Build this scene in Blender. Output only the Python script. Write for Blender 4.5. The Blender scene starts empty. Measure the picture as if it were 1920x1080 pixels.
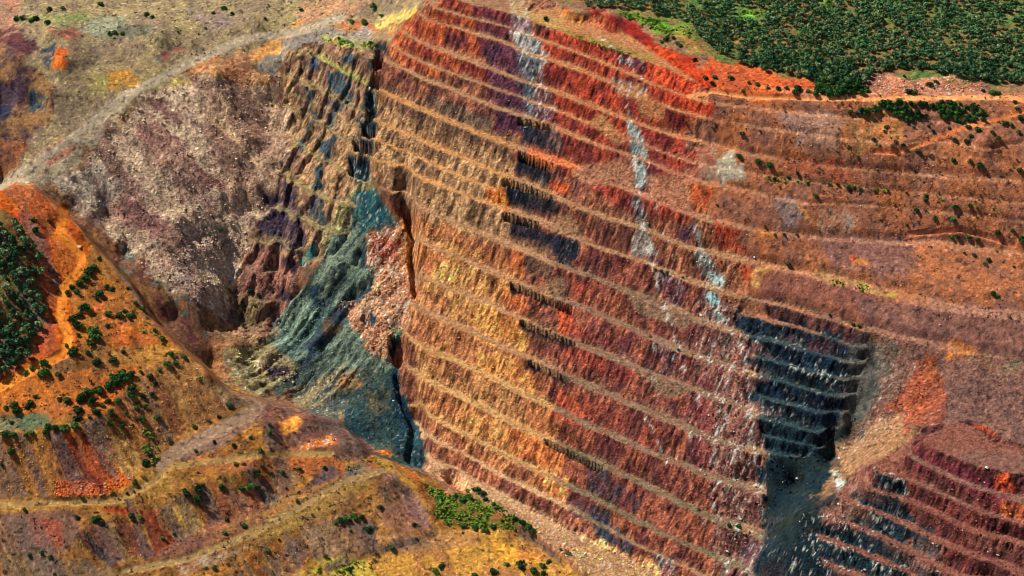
import bpy, math, random
import numpy as np
from math import radians, sin, cos, tan, pi
random.seed(7)
S = bpy.context.scene
C = S.collection

# ------------------------------------------------------------------ camera
PITCH, FOC, CAMH = 38.0, 60.0, 780.0
cam = bpy.data.cameras.new('camera'); cam.lens = FOC; cam.sensor_width = 36
cam.clip_start = 1.0; cam.clip_end = 40000
camo = bpy.data.objects.new('camera', cam); C.objects.link(camo)
camo.location = (0, 0, CAMH); camo.rotation_euler = (radians(90 - PITCH), 0, 0)
S.camera = camo
# ------------------------------------------------------------------ sky, sun, exposure
SUN_EL, SUN_AZ = 46.0, (-0.80, 0.60)      # horizontal direction towards the sun
W = bpy.data.worlds.new('World'); S.world = W; W.use_nodes = True
nt = W.node_tree; nt.nodes.clear()
out = nt.nodes.new('ShaderNodeOutputWorld'); bg = nt.nodes.new('ShaderNodeBackground')
sky = nt.nodes.new('ShaderNodeTexSky'); sky.sky_type = 'NISHITA'; sky.sun_disc = False
sky.sun_elevation = radians(SUN_EL); sky.sun_rotation = math.atan2(SUN_AZ[0], SUN_AZ[1])
sky.altitude = 300
bg.inputs['Strength'].default_value = 0.05
nt.links.new(sky.outputs[0], bg.inputs[0]); nt.links.new(bg.outputs[0], out.inputs[0])
sl = bpy.data.lights.new('sun', 'SUN'); sl.energy = 4.9; sl.angle = radians(0.5); sl.color = (1.0, 0.94, 0.84)
so = bpy.data.objects.new('sun', sl); C.objects.link(so)
from mathutils import Vector
sd = Vector((SUN_AZ[0]*cos(radians(SUN_EL)), SUN_AZ[1]*cos(radians(SUN_EL)), sin(radians(SUN_EL))))
so.rotation_euler = sd.to_track_quat('Z', 'Y').to_euler()
S.view_settings.view_transform = 'Standard'; S.view_settings.look = 'None'
S.view_settings.exposure = 0.33; S.view_settings.gamma = 1.0
S.cycles.filter_width = 1.0; S.cycles.max_bounces = 3; S.cycles.diffuse_bounces = 2

# ------------------------------------------------------------------ survey helpers: photo pixel <-> world
PR = radians(PITCH); FX = 1920*FOC/36
def project(x, y, z):
    dz = z - CAMH
    dep = y*cos(PR) - dz*sin(PR)
    up = y*sin(PR) + dz*cos(PR)
    dep = np.maximum(dep, 1.0)
    return 960 + FX*x/dep, 540 - FX*up/dep
# ------------------------------------------------------------------ noise
RT = np.random.RandomState(11).rand(24, 256, 256).astype(np.float32)
def vn(x, y, s):
    ix = np.floor(x).astype(np.int64); iy = np.floor(y).astype(np.int64)
    fx = (x-ix).astype(np.float32); fy = (y-iy).astype(np.float32)
    fx = fx*fx*(3-2*fx); fy = fy*fy*(3-2*fy)
    ix &= 255; iy &= 255; jx = (ix+1) & 255; jy = (iy+1) & 255
    T = RT[s % 24]
    a = T[iy, ix]*(1-fx)+T[iy, jx]*fx; b = T[jy, ix]*(1-fx)+T[jy, jx]*fx
    return (a*(1-fy)+b*fy)*2-1
def fbm(x, y, s, o=4, g=0.5):
    r = 0; a = 1.0; t = 0
    for i in range(o):
        r = r + a*vn(x*2**i+17.3*i, y*2**i+5.1*i, s+i); t += a; a *= g
    return r/t*1.5
# ------------------------------------------------------------------ image-space survey grid
GS = 3.0; U0, V0, U1, V1 = -420, -240, 2340, 1320
NU = int((U1-U0)/GS)+1; NV = int((V1-V0)/GS)+1
GU, GV = np.meshgrid(U0+GS*np.arange(NU), V0+GS*np.arange(NV))
def inpoly(pts, X=None, Y=None):
    X = GU if X is None else X; Y = GV if Y is None else Y
    r = np.zeros(X.shape, bool); n = len(pts)
    for i in range(n):
        x1, y1 = pts[i]; x2, y2 = pts[(i+1) % n]
        if y1 == y2: continue
        c = ((y1 > Y) != (y2 > Y)) & (X < (x2-x1)*(Y-y1)/(y2-y1)+x1)
        r ^= c
    return r
def polymask(pts):
    xs = [p[0] for p in pts]; ys = [p[1] for p in pts]
    i0 = max(0, int((min(ys)-V0)/GS)-1); i1 = min(NV, int((max(ys)-V0)/GS)+2)
    j0 = max(0, int((min(xs)-U0)/GS)-1); j1 = min(NU, int((max(xs)-U0)/GS)+2)
    return (slice(i0, i1), slice(j0, j1)), inpoly(pts, GU[i0:i1, j0:j1], GV[i0:i1, j0:j1])
def blur(a, n=1):
    for _ in range(n):
        p = np.pad(a, [(1, 1), (1, 1)]+[(0, 0)]*(a.ndim-2), mode='edge')
        a = (p[1:-1, :-2]+2*p[1:-1, 1:-1]+p[1:-1, 2:])/4
        p = np.pad(a, [(1, 1), (1, 1)]+[(0, 0)]*(a.ndim-2), mode='edge')
        a = (p[:-2, 1:-1]+2*p[1:-1, 1:-1]+p[2:, 1:-1])/4
    return a
# ------------------------------------------------------------------ bench levels (metres) traced along the high wall
LINES = [
(30, [(830,-14),(880,3),(965,27),(1012,42),(1050,56),(1100,75),(1179,100),(1217,112),(1300,150),(1400,160),(1550,183),(1700,186),(1900,182),(2300,175)]),
(21, [(800,12),(848,28),(911,40),(948,49),(1000,69),(1042,83),(1087,100),(1129,119),(1177,137),(1240,166),(1330,196),(1470,211),(1600,222)]),
(12, [(790,32),(823,40),(870,53),(909,67),(952,79),(1000,103),(1042,114),(1090,129),(1146,154),(1190,172),(1260,205),(1400,240),(1560,262),(1680,272)]),
(-5, [(752,60),(773,71),(817,92),(861,105),(911,125),(952,142),(982,154),(1031,169),(1083,188),(1133,208),(1200,235),(1300,262),(1420,290),(1560,312),(1700,328),(2000,350)]),
(-15,[(727,83),(786,115),(859,142),(890,150),(931,165),(973,178),(1000,192),(1062,213),(1104,232),(1146,250),(1194,268),(1260,295),(1330,315),(1440,333),(1560,345),(1700,358),(1880,392),(2100,420)]),
(-24,[(712,104),(732,114),(786,142),(848,165),(927,198),(982,217),(1042,238),(1083,255),(1130,275),(1194,292),(1240,310),(1312,340),(1396,355),(1455,371),(1520,385)]),
(-42,[(713,170),(786,202),(819,217),(859,234),(909,254),(957,271),(1031,298),(1062,307),(1125,331),(1173,352),(1220,370),(1270,392),(1322,412),(1413,433),(1530,446),(1676,454),(1920,460),(2200,470)]),
(-61,[(711,232),(765,252),(798,269),(859,292),(900,313),(936,327),(973,338),(1042,372),(1090,392),(1133,407),(1208,427),(1280,462),(1384,483),(1457,502),(1540,520),(1580,530),(1670,553),(1747,573),(1820,590),(1913,593),(2200,610)]),
(-71,[(719,267),(757,284),(813,307),(861,332),(907,348)]),
(-80,[(715,298),(757,319),(811,340),(861,361),(909,378),(952,392),(1005,409),(1040,425),(1079,443),(1133,468),(1177,480),(1233,501),(1292,526),(1344,542),(1402,560),(1473,575),(1527,589),(1569,602),(1630,622),(1700,640),(1767,648),(1813,663),(1913,682),(2200,700)]),
(-89,[(1388,583),(1444,600),(1507,616),(1559,633),(1609,654)]),
(-98,[(740,372),(769,386),(817,402),(861,423),(909,438),(973,465),(1048,497),(1133,528),(1177,549),(1229,563),(1302,597),(1360,618),(1409,631),(1465,643),(1517,656),(1600,682)]),
(-107,[(1423,670),(1486,687),(1527,697),(1600,716)]),
(-116,[(773,451),(807,463),(869,486),(911,505),(952,520),(1000,542),(1062,563),(1125,588),(1187,617),(1250,645),(1302,668),(1333,676),(1396,695),(1430,704),(1517,729),(1586,747)]),
(-125,[(1423,743),(1486,758),(1548,774),(1580,782)]),
(-134,[(782,517),(827,534),(880,555),(932,576),(973,595),(1040,630),(1083,645),(1156,670),(1198,693),(1260,716),(1312,732),(1380,760),(1430,785),(1500,805),(1550,818)]),
(-152,[(765,574),(807,586),(848,607),(890,624),(932,642),(984,666),(1015,678),(1062,705),(1117,728),(1179,755),(1240,782),(1302,810),(1350,828),(1400,842),(1450,850),(1510,860)]),
(-171,[(760,643),(817,662),(869,682),(911,701),(952,722),(982,739),(1036,762),(1083,787),(1133,810),(1177,828),(1229,853),(1293,876),(1350,900),(1420,915)]),
(-189,[(780,704),(819,722),(869,745),(921,770),(973,799),(1036,824),(1120,868),(1172,890),(1224,915),(1293,949),(1328,970),(1366,984),(1412,995)]),
(-207,[(798,776),(807,782),(848,803),(890,822),(932,845),(989,876),(1031,895),(1072,915),(1120,940),(1172,963),(1224,992),(1293,1022),(1360,1050),(1420,1080),(1500,1120)]),
(-217,[(786,807),(827,832),(885,859),(937,890),(989,913),(1031,932),(1093,963),(1162,1001),(1203,1026),(1300,1070),(1400,1120)]),
(-227,[(775,845),(802,857),(843,874),(885,897),(930,920),(1000,962),(1120,1026),(1203,1059),(1300,1110)]),
# left spur
(-26,[(625,84),(640,93),(665,104),(697,126)]), (-42,[(545,97),(565,100),(617,112),(669,139),(697,158)]),
(-61,[(536,140),(569,158),(613,175),(648,193),(688,214)]), (-80,[(536,192),(552,204),(590,222),(623,245),(659,268),(690,286)]),
(-98,[(528,248),(575,283),(610,300),(650,322)]), (-116,[(520,318),(560,345),(610,372),(655,392)]),
(-134,[(500,382),(560,410),(640,440)]), (-152,[(468,452),(520,468),(560,482),(610,500)]),
(-171,[(446,500),(500,520),(545,540)]), (-189,[(430,548),(480,560),(530,572)]), (-207,[(425,592),(470,606),(500,620)]),
# lower right stairs
(-98,[(1720,828),(1782,849),(1838,870),(1904,880),(2100,900)]), (-107,[(1699,849),(1785,896),(1886,935),(2000,960)]),
(-118,[(1631,879),(1711,902),(1770,926),(1844,961),(1904,979),(2000,1000)]), (-128,[(1610,911),(1667,926),(1726,944),(1764,964),(1815,991),(1904,1012),(2000,1040)]),
(-138,[(1560,930),(1601,941),(1652,961),(1696,979),(1760,1015),(1850,1050),(1920,1075)]),
(-148,[(1498,958),(1578,979),(1637,997),(1700,1030),(1760,1060)]), (-158,[(1513,994),(1578,1018),(1625,1038),(1680,1060)]),
(-168,[(1480,1030),(1560,1060),(1640,1090)]),
]
# spot heights of the pit side: (u, v, z)
SPOT_A = [(100,50,-30),(300,60,-32),(480,30,-28),(-300,0,-30),(0,-150,-20),(400,-180,-10),(700,30,-20),(640,60,-25),(560,60,-34),(520,100,-48),(250,170,-60),(400,130,-50),(130,250,-78),
(0,340,-106),(-200,400,-125),(300,300,-97),(450,250,-88),(515,200,-80),(508,245,-94),(500,290,-105),(430,350,-116),(480,330,-114),(460,400,-138),(430,450,-153),(415,520,-170),(404,575,-186),(330,400,-126),(380,450,-146),(370,540,-166),(440,640,-200),(480,700,-220),(200,420,-134),(120,100,-38),
(30,100,-40),(60,200,-70),(0,200,-68),(100,160,-56),(180,130,-52),(-200,200,-68),(140,400,-122),(240,480,-152),(330,600,-186),(400,690,-216),(560,730,-226),(520,600,-208),(600,600,-192),(560,560,-186),(655,560,-172),(650,480,-150),(690,440,-136),
(758,410,-125),(762,470,-136),(762,540,-150),(758,600,-164),(700,590,-168),(650,620,-185),(720,650,-182),(737,636,-172),(736,690,-200),(700,720,-206),(640,690,-206),(560,660,-207),(640,760,-222),(730,760,-214),(745,700,-204),(780,790,-222),(760,860,-234),(700,820,-228),(795,860,-232),(850,915,-240),(950,985,-243),(700,290,-76),(690,320,-88),(700,360,-102),(720,400,-116),
(1300,60,37),(1220,30,38),(1500,100,36),(1800,130,36),(1400,-100,36),(2200,0,36),(1150,26,40),(1080,30,36),(1000,0,36),(900,-60,36),(1250,90,34),(1850,250,20),(1700,260,14),(1650,240,16),
(1640,750,-116),(1615,770,-124),(1600,795,-134),(1560,860,-155),(1490,915,-171),(1450,960,-180),(1440,1010,-190),(1440,1080,-198),(1600,830,-142),(1680,780,-118),(1640,700,-104),(1760,700,-92),(1730,770,-108),(1850,760,-95),(2100,780,-90),(1700,820,-108),(1590,900,-136),(1550,960,-150),(1700,1100,-165),(1850,1120,-160),(1500,1200,-215),(1100,1200,-235)]
# near rim / waste dumps: polylines and spots
FG_CREST = [(-420,330),(-200,340),(0,350),(60,345),(100,380),(150,425),(200,480),(250,535),(290,600),(335,645),(385,690),(430,735),(500,752),(560,765),(640,790),(700,850),(760,872),(800,884),(850,915),(900,938),(1000,1002),(1060,1050),(1110,1085),(1200,1160),(1300,1320)]
SPOT_B = [(-200,340,-60),(0,352,-76),(60,348,-80),(100,382,-90),(150,427,-104),(200,482,-118),(250,537,-128),(290,602,-140),(335,647,-148),(385,692,-158),(430,737,-172),(500,754,-186),(560,767,-194),(640,793,-206),(700,853,-216),(760,875,-222),(800,888,-226),(850,918,-230),(900,941,-232),(1000,1005,-235),(1060,1053,-236),(1110,1088,-237),(1200,1165,-238),
(0,420,-82),(40,460,-92),(110,430,-100),(150,490,-114),(110,560,-122),(130,640,-130),(60,690,-134),(0,720,-138),(0,560,-104),(-300,500,-70),(-300,800,-130),(200,560,-128),(240,620,-138),(180,680,-140),(270,660,-146),(100,760,-145),(0,800,-148)]
LINE_B = [(-148,[(-300,812),(0,814),(60,812),(130,806),(180,780),(215,745),(250,705),(290,680),(330,658)]),
(-178,[(-300,930),(0,932),(120,932),(205,926),(255,895),(275,868),(300,845),(360,806),(420,775),(450,760)]),
(-181,[(-300,962),(0,962),(150,952),(250,938),(300,905),(310,880),(400,860),(480,812),(520,790)]),
(-184,[(500,846),(420,868),(350,905),(330,930)]),
(-184,[(155,998),(250,945),(335,925),(400,890),(470,880)]),
(-202,[(-200,1080),(100,1085),(215,1062),(300,1030),(400,988),(440,975),(540,920),(600,885)]),
(-204,[(-100,1110),(230,1078),(330,1045),(450,1005),(560,940),(640,900),(720,880)]),
(-207,[(340,1070),(480,1020),(580,960),(650,925),(700,895),(740,900)]),
(-222,[(480,1110),(560,1075),(660,1040),(720,1020),(800,1000),(808,960),(770,925)]),
(-226,[(560,1110),(640,1065),(760,1025),(850,995),(950,1005)]),
(-230,[(600,1200),(800,1090),(900,1060),(1000,1060)]),
(-190,[(530,785),(600,778)]),(-197,[(545,848),(640,838)]),
(-215,[(700,870),(770,905),(810,960)]),(-226,[(800,925),(870,930),(950,990)])]
reg_b = inpoly(FG_CREST+[(1300,1400),(-500,1400),(-500,330)])
def solve(mask, lines, spots):
    """membrane through the surveyed lines and spots, coarse to fine"""
    cz = np.zeros((NV, NU)); cw = np.zeros((NV, NU))
    def put(u, v, z):
        j = (np.asarray(u)-U0)/GS; i = (np.asarray(v)-V0)/GS
        j0 = np.floor(j).astype(int); i0 = np.floor(i).astype(int)
        for di in (0, 1):
            for dj in (0, 1):
                w = (1-abs(i-i0-di))*(1-abs(j-j0-dj))
                ok = (i0+di >= 0) & (i0+di < NV) & (j0+dj >= 0) & (j0+dj < NU) & (w > 0.05)
                a = (i0+di)[ok]; b = (j0+dj)[ok]
                np.add.at(cz, (a, b), z*w[ok]); np.add.at(cw, (a, b), w[ok])
    for z, l in lines:
        for (a, b), (c, d) in zip(l[:-1], l[1:]):
            n = max(2, int(math.hypot(c-a, d-b)/2)); t = np.linspace(0, 1, n, endpoint=False)
            put(a+(c-a)*t, b+(d-b)*t, z)
    g = np.linspace(-6, 6, 5)
    for u, v, z in spots:
        uu, vv = np.meshgrid(u+g, v+g); put(uu.ravel(), vv.ravel(), z)
    cz[~mask] = 0; cw[~mask] = 0
    pyr = [(cz, cw, mask.astype(float))]
    while min(pyr[-1][0].shape) > 12:
        def dn(a):
            h, w = a.shape; a = np.pad(a, ((0, h % 2), (0, w % 2)))
            return a[::2, ::2]+a[1::2, ::2]+a[::2, 1::2]+a[1::2, 1::2]
        z, w, m = pyr[-1]; pyr.append((dn(z), dn(w), (dn(m) > 0.5).astype(float)))
    x = None
    for lv in range(len(pyr)-1, -1, -1):
        z, w, m = pyr[lv]; con = w > 0; val = np.where(con, z/np.maximum(w, 1e-9), 0)
        if x is None: x = np.full(z.shape, val[con].mean())
        else:
            x = np.repeat(np.repeat(x, 2, 0), 2, 1)[:z.shape[0], :z.shape[1]]
        x = np.where(con, val, x)
        for it in range(140 if lv > 0 else 60):
            P = np.pad(x, 1, mode='edge'); M = np.pad(m, 1, mode='edge')
            s = P[:-2, 1:-1]*M[:-2, 1:-1]+P[2:, 1:-1]*M[2:, 1:-1]+P[1:-1, :-2]*M[1:-1, :-2]+P[1:-1, 2:]*M[1:-1, 2:]
            c = M[:-2, 1:-1]+M[2:, 1:-1]+M[1:-1, :-2]+M[1:-1, 2:]
            x = np.where(con | (c == 0), x, s/np.maximum(c, 1))
    return x
ZA = solve(~reg_b, LINES, SPOT_A); ZB = solve(reg_b, LINE_B, SPOT_B)
def limit(M, s):
    # keep every slope that faces the camera below s
    T = np.tan(PR-np.arctan((540-(V0+GS*np.arange(NV)))/FX)); up_ = M.copy(); dn_ = M.copy()
    for i in range(NV-1, 0, -1):
        if T[i-1] < 0.15: break
        z0 = up_[i]; y0 = (CAMH-z0)/T[i]
        up_[i-1] = np.minimum(up_[i-1], (z0+s*(CAMH/T[i-1]-y0))/(1+s/T[i-1]))
    for i in range(1, NV):
        if T[i-1] < 0.15: continue
        z1 = dn_[i-1]; y1 = (CAMH-z1)/T[i-1]
        dn_[i] = np.maximum(dn_[i], (z1-s*y1+s*CAMH/T[i])/(1+s/T[i]))
    return (up_+dn_)/2
_w = blur(np.where(inpoly([(680,-60),(1320,-60),(1420,560),(1640,620),(1500,900),(1900,820),(2100,1320),(1000,1320),(700,400)]), 1.0, 0.0), 4)
ZA = limit(ZA, 2.0)*_w+limit(ZA, 1.05)*(1-_w); ZB = limit(ZB, 1.0)
ZI = np.where(reg_b, ZB, ZA)
ZI = np.where(reg_b, blur(ZB, 1), blur(ZA, 2))
def samp(M, u, v, near=False):
    j = np.clip((u-U0)/GS, 0, NU-1.001); i = np.clip((v-V0)/GS, 0, NV-1.001)
    if near: return M[np.round(i).astype(int), np.round(j).astype(int)]
    i0 = i.astype(int); j0 = j.astype(int); fi = i-i0; fj = j-j0
    if M.ndim == 3: fi = fi[..., None]; fj = fj[..., None]
    return (M[i0, j0]*(1-fj)+M[i0, j0+1]*fj)*(1-fi)+(M[i0+1, j0]*(1-fj)+M[i0+1, j0+1]*fj)*fi
# ------------------------------------------------------------------ world grid
def topz(X, Y, lo=-262.0, hi=52.0, step=2.5):
    """height of the surveyed surface over world points (first hit coming down)"""
    z = np.full(X.shape, lo); done = np.zeros(X.shape, bool); prev = None
    zc = hi
    while zc >= lo:
        u, v = project(X, Y, zc); h = samp(ZI, u, v)
        d = zc - h
        hit = (~done) & (d <= 0)
        if prev is not None:
            t = prev/np.maximum(prev-d, 1e-6)
            z = np.where(hit, zc+step-step*t, z)
        done |= hit; prev = d; zc -= step
    return z
YN, YF = 815.0, 1760.0
NR, NCL = 900, 1040
ry = np.linspace(0, 1, NR); ys = YN + (YF-YN)*(0.78*ry+0.22*ry**2)
hw = 440 + (ys-YN)*0.27
# coarse solve then upsample
cr = np.linspace(0, 1, 340); cs = np.linspace(-1, 1, 400)
cyy = YN+(YF-YN)*(0.78*cr+0.22*cr**2); chw = 440+(cyy-YN)*0.27
CX = cs[None, :]*chw[:, None]; CY = np.repeat(cyy[:, None], 400, 1)
CZ = blur(topz(CX, CY), 1)
sc = np.linspace(-1, 1, NCL)
ii = ry*(339); jj = (sc+1)/2*399
i0 = np.minimum(ii.astype(int), 338); j0 = np.minimum(jj.astype(int), 398)
fi = (ii-i0)[:, None]; fj = (jj-j0)[None, :]
# smooth (cubic-like) interpolation
def up(M):
    a = M[i0][:, j0]; b = M[i0][:, j0+1]; c = M[i0+1][:, j0]; d = M[i0+1][:, j0+1]
    return (a*(1-fj)+b*fj)*(1-fi)+(c*(1-fj)+d*fj)*fi
ZS = blur(up(CZ), 2)
X = sc[None, :]*hw[:, None]; Y = np.repeat(ys[:, None], NCL, 1)
UU, VV = project(X, Y, ZS)
# ------------------------------------------------------------------ masks (survey polygons)
def mask_of(polys, bl=2):
    m = np.zeros((NV, NU))
    for p in polys:
        w = 1.0
        if isinstance(p, tuple): p, w = p
        sl_, mm = polymask(p); m[sl_] = np.where(mm, w, m[sl_])
    return blur(m, bl)
WALL = [(800,-60),(1010,-60),(1060,30),(1130,30),(1230,100),(1330,170),(1320,240),(1300,330),(1340,420),(1400,480),(1400,560),(1420,620),(1440,1000),(1420,1100),(1600,1330),(1250,1330),(1110,1090),(1000,1003),(900,938),(805,888),(795,830),(770,760),(742,690),(752,640),(768,600),(772,500),(765,420),(742,385),(700,330),(702,270),(700,200),(706,120),(735,80),(790,20)]
SPUR = [(538,95),(600,85),(640,82),(700,98),(706,150),(700,240),(695,320),(670,380),(655,440),(630,480),(560,500),(540,560),(520,630),(480,650),(420,610),(440,500),(480,440),(520,370),(532,280),(534,180)]
DARKP = [(1398,556),(1480,568),(1560,592),(1630,622),(1622,680),(1605,740),(1580,790),(1540,850),(1440,860),(1425,800),(1420,700),(1405,640),(1385,590)]
STAIR = [(1535,960),(1570,925),(1600,890),(1640,862),(1690,838),(1730,800),(1800,790),(1900,830),(2100,860),(2100,1100),(1560,1110),(1530,1030)]
SLOPE = [(1300,165),(1900,175),(2200,170),(2200,700),(1780,660),(1630,625),(1400,560),(1380,480),(1300,330)]
TW = samp(mask_of([WALL], 2), UU, VV); TL = samp(mask_of([SPUR], 2), UU, VV)
TD = samp(mask_of([DARKP], 2), UU, VV); TG = samp(mask_of([STAIR], 3), UU, VV)
TS = samp(mask_of([SLOPE], 5), UU, VV)
RB = samp(blur(reg_b.astype(float), 2), UU, VV)
MID = samp(mask_of([[(935,300),(1460,300),(1460,560),(935,450)]], 4), UU, VV)
# dip-parallel coordinates of the high wall
AZ = radians(36); SX = X*cos(AZ)-Y*sin(AZ); DX = X*sin(AZ)+Y*cos(AZ)
rough = fbm(X/60, Y/60, 3, 4)
HEAPS = [[(1100,308),(1165,296),(1198,292),(1188,352),(1140,348),(1108,352),(1062,325)],[(1018,428),(1042,404),(1066,398),(1092,432),(1060,446)],[(1170,556),(1230,550),(1292,590),(1290,622),(1200,590)],[(1000,548),(1030,520),(1062,522),(1062,560)],
 [(1385,565),(1425,566),(1447,598),(1390,594)],[(1140,152),(1200,158),(1225,186),(1165,182)],[(1100,230),(1130,212),(1180,265),(1160,275)],[(1180,690),(1225,700),(1300,735),(1250,745)],[(1205,330),(1290,330),(1300,400),(1230,380)],[(1190,180),(1240,190),(1250,230),(1200,215)],
 [(1560,830),(1690,770),(1700,860),(1640,870),(1590,905)],[(1592,640),(1640,640),(1652,740),(1612,800),(1572,800),(1590,720)]]
HP = samp(mask_of(HEAPS, 3), UU, VV)
gul = fbm(SX/7.0, DX/38.0, 5, 4, 0.6); gul2 = fbm(SX/2.6, DX/16.0, 9, 3, 0.6)
blk = fbm(X/11, Y/11, 1, 4, 0.6)
fineN = fbm(X/3.2, Y/3.2, 2, 3, 0.6)
WL = np.clip(TW+TL+TD+TG, 0, 1)*(1-HP)
wob = fbm(X/45, Y/45, 20, 3)
zs = ZS + WL*(gul*0.45 + gul2*0.4 + blk*0.8 + wob*0.6)
_sx = SX/19.0+0.75*fbm(X/30, Y/30, 14, 4)+0.1*DX/17.0
spurg = _sx-np.floor(_sx)
spurg = np.where(spurg < 0.8, spurg/0.8, (1-spurg)/0.2)-0.5
zs = zs + TL*spurg*3.6*np.clip(0.7+0.9*fbm(X/40, Y/40, 17, 2), 0.1, 1.3)
LV_A = [120,60,30,21,12,-5,-15,-24,-42,-61,-71,-80,-98,-116,-134,-152,-171,-189,-207,-217,-227,-245,-300]
LV_B = [l for l in LV_A if l != -71]
LV_D = [120,60,30,12,-5,-24,-42,-61,-80,-89,-98,-107,-116,-125,-134,-143,-152,-161,-171,-180,-189,-200,-245,-300]
LV_G = [120,60,30,0,-42,-61,-80,-98,-107,-118,-128,-138,-148,-158,-168,-178,-190,-245,-300]
def terrace(z, lv, bf=0.27, talus=0.22):
    lv = np.array(sorted(lv), float)
    h0 = np.diff(lv)
    k = np.clip(np.searchsorted(lv, z+0.0)-1, 0, len(lv)-2)
    f0 = (z-lv[k])/h0[k]
    # level line sits in the middle of its berm
    b = np.clip(bf + 0.10*rough, 0.10, 0.8)
    f = f0
    half = b/2
    # lower berm part f<half, upper berm part f>1-half
    t = np.clip((f-half)/np.maximum(1-b, 0.05), 0, 1)
    tt = np.where(t < 0.22, t*talus/0.22, talus+(t-0.22)*(1-talus)/0.78)
    flat = (t <= 0) | (t >= 1)
    return lv[k]+h0[k]*tt, flat, t
za, fa, ta = terrace(zs, LV_A); zb, fb, tb = terrace(zs, LV_B)
zsp, fsp, tsp = terrace(zs, LV_A, 0.13, 0.1)
zd, fd, td = terrace(zs, LV_D, 0.30, 0.08); zg, fg, tg = terrace(zs, LV_G, 0.36, 0.1)
zt = np.where(TL > 0.5, zsp, np.where(MID > 0.5, zb, za)); ft = np.where(TL > 0.5, fsp, np.where(MID > 0.5, fb, fa)); tp = np.where(MID > 0.5, tb, ta)
sW = np.clip(TW*1.4-0.2, 0, 1)*0.97*(1-0.85*HP); sL = np.clip(TL*1.4-0.2, 0, 1)*0.62
Z = zs + (zt-zs)*np.maximum(sW, sL)
Z = Z + (zd-Z)*np.clip(TD*1.4-0.2, 0, 1)
Z = Z + (zg-Z)*np.clip(TG*1.6-0.3, 0, 1)*np.clip(0.95+0.0*rough, 0, 1)
zsl, fsl, tsl = terrace(ZS+blk*0.4+rough*0.5, LV_B, 0.15, 0.5)
Z = Z + (zsl-Z)*np.clip(TS-WL, 0, 1)*0.42
berm = fsl & (TS-WL > 0.3)
isflat = np.where(TD > 0.5, fd, np.where(TG > 0.5, fg, ft)) & (WL > 0.4)
onface = (~isflat) & (WL > 0.4)
# relief outside the benches
loose = 1-WL
rill = fbm((X*0.92+Y*0.38)/9, (Y*0.92-X*0.38)/34, 6, 4, 0.55)
WASTE = [(140,330),(250,190),(400,120),(530,140),(535,300),(520,380),(470,450),(420,600),(300,540),(200,450),(110,360)]
TWS = samp(mask_of([WASTE], 4), UU, VV)
TTAL = samp(mask_of([[(640,420),(740,400),(768,430),(768,600),(740,660),(690,720),(600,760),(480,740),(430,690),(540,560),(600,500)]], 3), UU, VV)
n3z = fbm(X/2.0, Y/2.0, 13, 2, 0.8)
Z = Z + loose*(rough*1.6 + blk*(0.55-0.3*TWS) + fineN*0.18) + RB*rill*1.0
wv = fbm((X*0.75-Y*0.66)/60, (X*0.66+Y*0.75)/11, 12, 3, 0.5)
zw, fw, tw_ = terrace(ZS+rough*4+wv*4+blk*1.2, np.arange(-260, 60, 11.0), 0.4, 0.3)
Z = Z + (zw-Z)*TWS*(1-WL)*0.12
Z = Z + TWS*(np.abs(wv)*-5.4+1.5 + fineN*0.35)
Z = Z + TTAL*(fbm(X/18, Y/18, 8, 4, 0.6)*3.0 + fineN*0.5 + fbm((X*0.65-Y*0.76)/7, (X*0.76+Y*0.65)/70, 23, 3, 0.6)*2.6)
# slots and hollows cut into the rock: polygon, depth
CUTS = [([(958,533),(1075,580),(1073,589),(960,543)],10),([(975,600),(1080,642),(1078,651),(978,610)],10),([(990,678),(1070,712),(1066,721),(992,688)],10),([(1022,826),(1130,876),(1127,888),(1026,838)],10),([(944,402),(1010,420),(1008,432),(946,414)],10),([(975,224),(1040,236),(1040,248),(975,236)],10),([(975,290),(1036,312),(1034,322),(975,302)],10),([(945,336),(1042,368),(1042,378),(945,348)],10),([(752,385),(772,380),(782,420),(782,470),(784,530),(776,560),(768,500),(766,430)], 16),
([(655,287),(700,300),(712,312),(690,335),(655,325)], 10), ([(660,258),(715,270),(700,290),(665,280)], 10), ([(678,228),(712,240),(700,258),(680,252)], 10),
([(690,165),(725,180),(705,205),(690,230)], 12),([(708,75),(728,78),(722,98),(705,102)], 8),([(704,102),(718,104),(716,132),(700,128)],10),([(700,136),(712,140),(708,166),(692,160)],10),
([(730,630),(765,640),(760,660),(748,690),(730,670)], 12),([(738,700),(770,720),(795,775),(800,830),(800,880),(760,860),(770,800),(745,740)], 7),
([(690,520),(705,530),(660,560),(640,560)], 6),([(665,470),(688,465),(685,500),(665,495)], 6),([(680,580),(705,595),(700,615),(680,600)], 6),
([(560,470),(600,455),(590,490),(562,498)],6),([(600,640),(640,600),(650,625),(600,660)],5),
([(0,150),(30,160),(25,200),(0,215)],3),([(60,175),(82,180),(78,205),(58,200)],2)]
for p, dpt in CUTS:
    Z = Z - dpt*(1.4 if dpt == 10 and len(p) == 4 else 1)*samp(mask_of([p], 0 if len(p) == 4 and dpt == 10 else 1), UU, VV)
Z = Z + onface*(np.abs(gul2)*-0.7+0.25+fineN*0.8+0.5*n3z)
Z = Z + isflat*(fineN*0.12+blk*0.1)
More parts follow.
